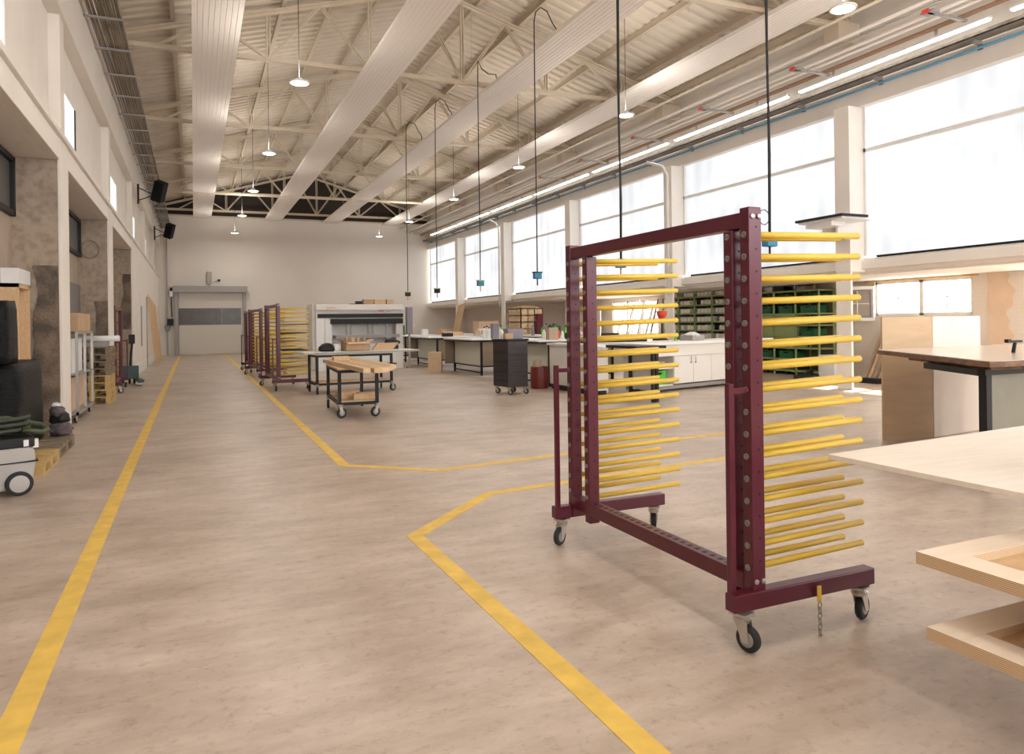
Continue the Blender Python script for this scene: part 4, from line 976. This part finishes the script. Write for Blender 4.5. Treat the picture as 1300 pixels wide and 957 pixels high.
rnd = random.Random(31)
for k in range(7):
    y = 26.3-.12*k
    tag(MB().box((12.1+.1*k, 26.4, 2.17+.03*(k % 2)), (12.15+.1*k, 27.4, 2.2+.03*(k % 2))).build('lath', M_woodx), 'lath lying on top of the wooden lattice shelf', 'lath', 'laths on the lattice shelf')
t = thing('dark_post_stack', 'stack of dark red bars beside the lattice shelf', 'bars', (12.7, 26.15, 0)); MB().box((-.12, -.1, 0), (.12, .1, 1.9)).build('bundle', M_mar, t)
tag(MB().lathe((0, 0, 0), (0, 0, 1), [(0, .3), (.2, .35), (.5, .3), (.8, .22), (1.0, .05)], 12).build('foil_heap', M_foil), 'crumpled clear foil heap by the far window wall', 'foil').location = (12.2, 35.0, .0)
crate('cardboard_box', 11.5, 34.2, 0, .8, .8, 1.25, M_card2, 'tall carton by the foil heap near the far corner')

# ================================================================ GREEN SHELVING
def shelving(y0, y1, label, rows, cols, x0=15.15, x1=15.72, z1_=2.32):
    t = thing('storage_shelf', label, 'shelf', (x0, y0, 0)); L_ = y1-y0; D_ = x1-x0
    for k in range(rows+1):
        z = .12+(z1_-.12)*k/rows; MB().box((0, 0, z-.02), (D_, L_, z+.02)).build('shelf_board', M_shelf, t)
    for k in range(cols+1):
        y = L_*k/cols; MB().box((0, y-.02, 0), (.04, y+.02, z1_)).box((D_-.04, y-.02, 0), (D_, y+.02, z1_)).build('upright', M_shelf, t)
    MB().box((D_-.015, 0, .1), (D_-.003, L_, z1_)).build('back_sheet', mat('dark_back', (.16, .13, .09), .8), t)
    return t
shelving(17.7, 21.2, 'green shelf filled with rows of small white bins', 8, 4)
shelfR = shelving(14.25, 17.5, 'green shelf with dark green trays and drawers, right one', 7, 4)
bn = MB(); bn.box((0, 0, 0), (.3, .15, .01)); bn.box((0, 0, .01), (.02, .15, .13)); bn.box((.28, 0, .01), (.3, .15, .16)); bn.box((.02, 0, .01), (.28, .008, .15)); bn.box((.02, .142, .01), (.28, .15, .15))
b0 = bn.build('storage_bin', M_bin); tag(b0, 'white storage bin, lowest row, outermost at the right, green shelf', 'bin', 'white bins in the green shelf')
firstb = True; rnd = random.Random(1)
for r_ in range(3, 9):
    z = .12+2.2*r_/8+.021
    for c_ in range(19):
        yy = 17.75+c_*.18
        if abs(((yy-17.7) % .875)) < .03 or ((yy-17.7) % .875) > .72: continue
        if rnd.random() < .1: continue
        if firstb: b0.location = (15.2, yy, z); firstb = False
        else:
            c = b0.copy(); COL.objects.link(c); c.location = (15.2, yy, z); c['label'] = 'white storage bin, %s row from the top, %s place from the right, green shelf' % (ORD[8-r_], ORD[c_])
# dark green trays, drawers in right shelf
g0 = plastic_crate('tray_bin', 'dark green plastic tray in the right green shelf', 15.42, 14.6, .12+2.2*6/7+.021, .5, .42, .2, M_dgreen, -math.pi/2); g0['group'] = 'dark green trays in the right shelf'
for (r_, c_) in ((6, 1), (6, 2), (5, 0), (5, 1), (5, 2), (3, 0), (1, 1), (0, 1), (1, 2)):
    copy_tree(g0, (15.42, 14.66+.8125*c_, .12+2.2*r_/7+.021), label='dark green tray, %s row from the bottom, %s bay from the right, right green shelf' % (ORD[r_], ORD[c_]))
for r_ in (2, 3, 4):
    for c_ in (1, 2):
        q_ = MB().box((-.01, .04+.8125*c_, .12+2.2*r_/7+.025), (.5, .77+.8125*c_, .12+2.2*r_/7+.285)).build('drawer', M_shelf, shelfR, .004); MB().box((-.03, .34+.8125*c_, .12+2.2*r_/7+.14), (-.01, .47+.8125*c_, .12+2.2*r_/7+.16)).build('handle', M_grey, q_)
for r_, c_, m_, lab in ((6, 3, M_card, 'carton in top left bay of right green shelf'), (4, 3, M_black, 'black case in left bay of right green shelf'), (3, 3, M_grey, 'grey case in left bay of right green shelf')):
    crate('shelf_box', 15.42, 14.66+.8125*c_, .12+2.2*r_/7+.021, .4, .5, .18, m_, lab)
# items on top of shelves
zt = 2.345
for k, (y, m_, h_, lab) in enumerate(((17.2, M_orange, .18, 'orange bottle on top of right green shelf'), (16.95, M_red, .16, 'red bottle on top of the right green shelf'), (15.3, M_wline, .2, 'white bottle on top of right green shelf'), (14.62, M_yel, .17, 'yellow bottle on top of right green shelf'))):
    bottle(15.4, y, zt, h_, m_, lab)
crate('white_box', 15.4, 16.2, zt, .25, .3, .14, M_wline, 'white box on top of right green shelf'); crate('black_box', 15.4, 15.75, zt, .3, .35, .12, M_black, 'black box on top of right green shelf'); crate('grey_box', 15.4, 14.95, zt, .3, .3, .1, M_grey, 'grey box on top of right green shelf')
# corner stuff right of shelves
t = thing('floor_case', 'flat black open case on the floor in front of green shelves', 'case', (14.5, 14.0, 0), R(30)); MB().box((-.45, -.25, 0), (.45, .25, .12)).build('body', M_black, t, .02); MB().box((-.85, -.2, 0), (-.5, .1, .08)).build('lid', M_black, t)
for x in (-.3, 0, .3): MB().box((x-.04, -.05, .12), (x+.04, .05, .2)).build('buckle', M_black, t)
crate('white_box', 14.95, 13.6, 0.0, .5, .5, .62, M_wline, 'white box standing right of the green shelves')
for k in range(6):
    y0 = 12.72-.13*k
    tag(MB().bar((15.0+.02*k, y0, 0), (15.6, y0-.12, 1.35-.05*k), .1, .03, up=(0, 1, 0)).build('leaning_plank', [M_kraft, M_wood][k % 2]), '%s short plank from the left, leaning under the open casement' % ORD[k], 'plank', 'planks under the open casement')
t = thing('wood_crate', 'brown and orange wooden crates stacked under the low window', 'crate', (15.3, 11.35, 0))
MB().box((-.35, -.5, 0), (.4, .45, .5)).build('lower_box', mat('terracotta_box', (.50, .22, .10), .8), t, .01); MB().box((-.33, -.48, .5), (.4, .43, 1.1)).build('upper_box', M_wood, t, .01); MB().box((-.36, -.5, .78), (-.33, .45, .82)).build('strap', M_kraft, t)
crate('low_plinth', 14.75, 12.3, 0, .25, .5, .12, M_black, 'low black base under the leaning planks', 'base')

# ================================================================ LEFT SIDE
# wrapped machine on pallets
def pallet(name, x, y, z, m_, label, wx=.8, ly=1.2, group=None):
    t = thing(name, label, 'pallet', (x, y, z), 0, group)
    b = MB()
    for i in range(5): a = -ly/2+(ly-.12)*i/4; b.box((-wx/2, a, .122), (wx/2, a+.12, .144))
    b.build('deck_board', m_, t)
    b = MB()
    for i in range(3): a = -wx/2+(wx-.1)*i/2; b.box((a, -ly/2, .1), (a+.1, ly/2, .122)); b.box((a, -ly/2, 0), (a+.1, ly/2, .022))
    b.build('stringer', m_, t)
    b = MB()
    for i in range(3):
        for j in range(3): a = -wx/2+(wx-.1)*i/2; c_ = -ly/2+(ly-.145)*j/2; b.box((a, c_, .022), (a+.1, c_+.145, .1))
    b.build('block', m_, t)
    return t
p1 = pallet('pallet', -1.87, 9.45, 0, M_palletY, 'fresh yellowish pallet on the floor behind the vacuum', ly=1.0)
p2 = pallet('pallet', -1.88, 10.6, 0, M_pallet, 'brown pallet on the floor at the foot of the first pier')
t = thing('wrapped_machine', 'tall object wrapped in black stretch film on pallets at left', 'wrapped goods', (-2.0, 9.0, .158))
def lump(mb, x0, x1, y0, y1, z0, z1, sd, nz=7, topx=.85):
    rnd = random.Random(sd); rings = []
    for i in range(nz+1):
        f = i/nz; z = z0+(z1-z0)*f; sc = 1-.04*f*(1 if f < .9 else 2.5); ring = []
        cx, cy, hx, hy = (x0+x1)/2, (y0+y1)/2, (x1-x0)/2*sc, (y1-y0)/2*sc
        for k in range(20):
            a = 2*math.pi*k/20; c_, s_ = math.cos(a), math.sin(a); pw = .35
            ring.append(mb.bm.verts.new((cx+hx*math.copysign(abs(c_)**pw, c_)*(1+rnd.uniform(-.03, .015)), cy+hy*math.copysign(abs(s_)**pw, s_)*(1+rnd.uniform(-.03, .01)), z+rnd.uniform(-.01, .01))))
        rings.append(ring)
    for p, q in zip(rings, rings[1:]):
        for k in range(20): mb.bm.faces.new((p[k], p[(k+1) % 20], q[(k+1) % 20], q[k])).smooth = True
    mb.bm.faces.new(rings[0][::-1]); mb.bm.faces.new(rings[-1]); return mb
lump(MB(), -.29, .22, .55, 2.15, .0, 1.0, 1).build('lower_body', M_wrap, t)
lump(MB(), -.29, .12, .55, 1.15, 1.0, 1.72, 2).build('upper_body', M_wrap, t)
t = thing('wooden_case', 'open wooden case behind the wrapped machine, white carton on it', 'case', (-2.1, 11.25, .0))
MB().box((-.2, -.02, .15), (0, .06, 2.15)).box((-.2, .7, .15), (0, .74, 2.15)).box((-.2, -.02, 2.1), (0, .74, 2.15)).build('case_frame', M_wood, t)
MB().box((-.21, .06, .15), (-.19, .7, 2.1)).build('rear_board', M_card, t)
crate('flat_carton', -2.19, 11.6, 2.152, .2, .75, .2, M_wline, 'white flat carton on top of the wooden case')
# jacket slumped at pier foot
t = thing('cloth_bundle', 'mauve and black cloth bundle slumped against the pier foot', 'cloth', (-1.62, 11.05, .146))
def blob(c, r, sd, sq=.7):
    mb = MB(); bmesh.ops.create_icosphere(mb.bm, subdivisions=3, radius=r); rn = random.Random(sd); ph = [rn.uniform(0, 6) for _ in range(6)]
    for v in mb.bm.verts:
        q = v.co/r; k = 1+.13*math.sin(5*q.x+ph[0])*math.sin(4*q.y+ph[1])+.08*math.sin(9*q.z+ph[2]+3*q.x); v.co = v.co*k; v.co.z *= sq; v.co += Vector(c); v.co.z = max(v.co.z, .001)
    for f in mb.bm.faces: f.smooth = True
    return mb
blob((0, 0, .09), .14, 1).build('mauve_cloth', M_cloth, t); blob((-.02, .05, .22), .12, 2, .9).build('black_cloth', M_black, t); blob((-.03, -.02, .33), .09, 3, .8).build('upper_cloth', M_cloth, t); blob((-.04, .0, .41), .055, 4, .6).build('pale_scrap', M_wline, t)
# vacuum extractor
t = thing('dust_extractor', 'grey wheeled dust extractor with green hoses, cropped by left edge', 'vacuum', (-1.72, 8.15, 0), R(18))
def prof_box(mb, pts, y0, y1):
    return mb.extrude_y(pts, y0, y1)
prof_box(MB(), [(-.55, .05), (.10, .05), (.27, .10), (.30, .30), (.29, .41), (.26, .44), (-.55, .44)], -.17, .19).build('body', M_vac, t, .02)
prof_box(MB(), [(-.55, .30), (.315, .30), (.315, .315), (-.55, .28)], -.185, .205).build('trim_band', M_black, t)
MB().box((-.5, -.178, .34), (-.05, -.168, .40)).build('vent', M_grey, t)
MB().box((-.55, -.17, .44), (.29, .19, .53)).build('top_rail', M_black, t, .01)
for y in (-.2, .24): 
    wo = MB().lathe((.16, y-.02, .112), (0, 1, 0), [(0, .07), (0, .098), (.008, .112), (.04, .112), (.048, .098), (.048, .07)], 28).build('wheel', M_rubber, t)
    MB().lathe((.16, y-.026, .112), (0, 1, 0), [(0, .02), (.004, .07), (.008, .088), (.056, .088), (.06, .05)], 28).build('wheel_disc', M_vac, wo)
MB().box((.28, -.1, .42), (.33, -.02, .50)).build('latch', M_wline, t); MB().box((.20, -.18, .45), (.24, -.168, .51)).build('red_label', M_wline, t)
mb = MB(); rnd = random.Random(4)
pts = [(-.45+.72*.5*(1+math.cos(a*.42))*1.0, .02+.17*math.sin(a*.42), .555+.0035*a) for a in range(0, 46)]
mb.tube(pts, .021, 8).build('hose', M_hose, t)
MB().tube([(.2, -.1, .60), (.36, -.08, .56), (.42, 0, .57), (.38, .1, .61), (.1, .1, .70), (-.4, .0, .72)], .024, 8).build('suction_pipe', mat('olive_pipe', (.06, .075, .035), .5), t)
MB().tube([(-.3, -.19, .5), (-.42, -.21, .35), (-.55, -.2, .22)], .022, 8).build('hose_end', M_hose, t)
MB().tube([(-.1, 0, .7), (-.16, .02, .85), (-.12, .02, .9)], .004, 5).tube([(-.12, 0, .7), (-.02, .02, .78)], .004, 5).build('loose_wire', M_black, t)
# cage trolley
t = thing('roll_cage', 'grey steel roll trolley with cartons standing in the second niche', 'trolley', (-2.0, 13.6, 0))
for x in (-.25, .25):
    for y in (0, .95, 1.9): MB().box((x-.02, y-.02, .14), (x+.02, y+.02, 1.5)).build('upright', M_zinc, t)
MB().box((-.27, -.02, .14), (.27, 1.92, .19)).build('deck', M_grey, t); MB().box((-.25, -.015, .78), (.27, 1.915, .80)).build('shelf', M_grey, t)
MB().box((.23, 0, 1.46), (.27, 1.9, 1.5)).box((-.27, 0, 1.46), (-.23, 1.9, 1.5)).box((-.25, 1.88, 1.46), (.25, 1.92, 1.5)).build('top_rail', M_zinc, t)
for x, y in ((-.2, .1), (.2, .1), (-.2, 1.8), (.2, 1.8)): caster(t, (x, y, 0), R(80), .045, .03, h=.14)
rnd = random.Random(6)
for k in range(6): crate('flat_pack', -2.18+.062*k, 14.45, .192, .05, 1.5-.1*(k % 2), .55, [M_card, M_kraft, M_card2][k % 3], '%s flat carton from the left on the lower deck of the roll trolley' % ORD[k])['group'] = 'flat cartons on the lower deck'
for k in range(5): crate('flat_pack', -2.16+.07*k, 14.45, .802, .05, 1.3-.1*(k % 3), .58, [M_card2, M_wline, M_kraft][k % 3], '%s upright sheet from the left on the middle shelf of the roll trolley' % ORD[k])['group'] = 'flat cartons on the middle shelf'
crate('brown_carton', -1.97, 14.3, 1.502, .5, 1.5, .30, M_card, 'brown carton on top of the roll trolley')
t = thing('steel_stillage', 'thin olive steel frame behind the brown carton', 'frame', (-2.22, 14.3, 1.51)); MB().bar((.0, -.8, .38), (.0, .9, .38), .03, .03).bar((0, .9, 0), (0, .9, .38), .03, .03).bar((0, -.8, 0), (0, -.8, .38), .03, .03).build('bars', M_shelf, t)
# pallet stack
labs = ['bottom pallet of the stack in the second niche', 'second pallet from the bottom of the stack', 'third pallet from the bottom of the stack', 'fourth pallet from the bottom of the stack', 'fifth pallet from the bottom of the stack', 'sixth pallet from the bottom of the stack', 'seventh pallet from the bottom of the stack', 'topmost grey pallet of the stack in second niche']
st = pallet('pallet', -1.93, 17.45, 0, M_palletY, labs[0], .7, 1.0, 'stacked pallets')
sg = pallet('pallet', -1.93, 17.45, .1455*4, M_pallet, labs[4], .7, 1.0, 'stacked pallets')
for k in range(1, 8):
    if k == 4: continue
    copy_tree(st if k < 4 else sg, (-1.93+random.uniform(-.015, .015), 17.45+random.uniform(-.02, .02), .1455*k), label=labs[k])
crate('grey_roll_carton', -1.95, 17.3, 1.166, .6, .3, .10, M_grey, 'flat grey packet on top of the pallet stack')
tag(MB().tube([(-2.25, 17.35, 1.33), (-1.44, 17.25, 1.33)], .062, 16).build('paper_roll', M_wline), 'white roll lying crosswise above the pallet stack', 'roll')
# hoop on pier
tag(MB().tube([(-2.08+.17*math.cos(a*math.pi/16), 18.43, 3.3+.20*math.sin(a*math.pi/16)) for a in range(33)], .012, 6, cap=False).build('wire_hoop', M_brownb), 'round brown hoop hanging on the second pier', 'hoop')
# pallet jack
t = thing('pallet_jack', 'petrol green pallet jack with tall black handle by the left wall', 'pallet jack', (-1.62, 22.45, 0), R(8))
MB().box((-.25, -.1, .15), (.2, .15, .5)).box((-.3, -.95, .1), (-.14, -.1, .17)).box((.1, -.95, .1), (.26, -.1, .17)).build('body', M_jack, t, .01)
for x in (-.04, .08): MB().lathe((x, .12, .1), (1, 0, 0), [(0, .06), (0, .09), (.01, .1), (.04, .1), (.05, .09), (.05, .06)], 18).build('wheel', M_rubber, t)
for x in (-.22, .18): MB().lathe((x-.04, -.8, .05), (1, 0, 0), [(0, .05), (.08, .05)], 12).build('roller', M_zinc, t)
MB().tube([(0, .15, .35), (.06, .45, .9), (.09, .52, 1.1)], .03, 8).build('tiller', M_black, t); MB().box((-.0, .48, 1.1), (.16, .56, 1.36)).build('grip', M_black, t, .02)
# speakers
def speaker(loc, label, rz):
    t = thing('wall_loudspeaker', label, 'loudspeaker', loc, 0)
    MB().box((.0, -.05, -.32), (.06, .05, .32)).build('mount', M_black, t)
    MB().bar((.05, 0, .2), (.5, 0, .0), .03, .03).bar((.05, 0, -.2), (.48, 0, -.02), .03, .03).build('arm', M_black, t)
    o = MB().box((-.17, -.16, -.34), (.17, .16, .34)).build('cabinet', mat('speaker_black', (.004, .004, .004), .6, spec=.2), t, .02); o.location = (.66, 0, .12); o.rotation_euler = (R(20), R(22), R(-20))
    g_ = MB().box((-.13, -.172, -.27), (.13, -.16, .27)).build('grille', mat('speaker_grille', (.008, .008, .008), .8, spec=.1), o)
    return t
speaker((-1.66, 26.7, 5.95), 'black loudspeaker on a bracket high on left wall, nearer one', 0)
speaker((-1.66, 37.5, 5.95), 'black loudspeaker high on left wall, farther one', 0)
# planks leaning by the far door
for k in range(6):
    y = 32.3+1.15*k
    tag(MB().bar((-1.40, y, 0), (XL+.06, y-.3, 2.85-.05*k), .24, .035, up=(1, 0, 0)).build('leaning_board', M_wood), ['wide pine board leaning on left wall, nearest', 'second pine board leaning on left wall', 'third pine board leaning on left wall', 'fourth pine board leaning on left wall', 'fifth pine board leaning on left wall', 'last pine board leaning on left wall by the door'][k], 'board')
# small hung lamp pole near end wall
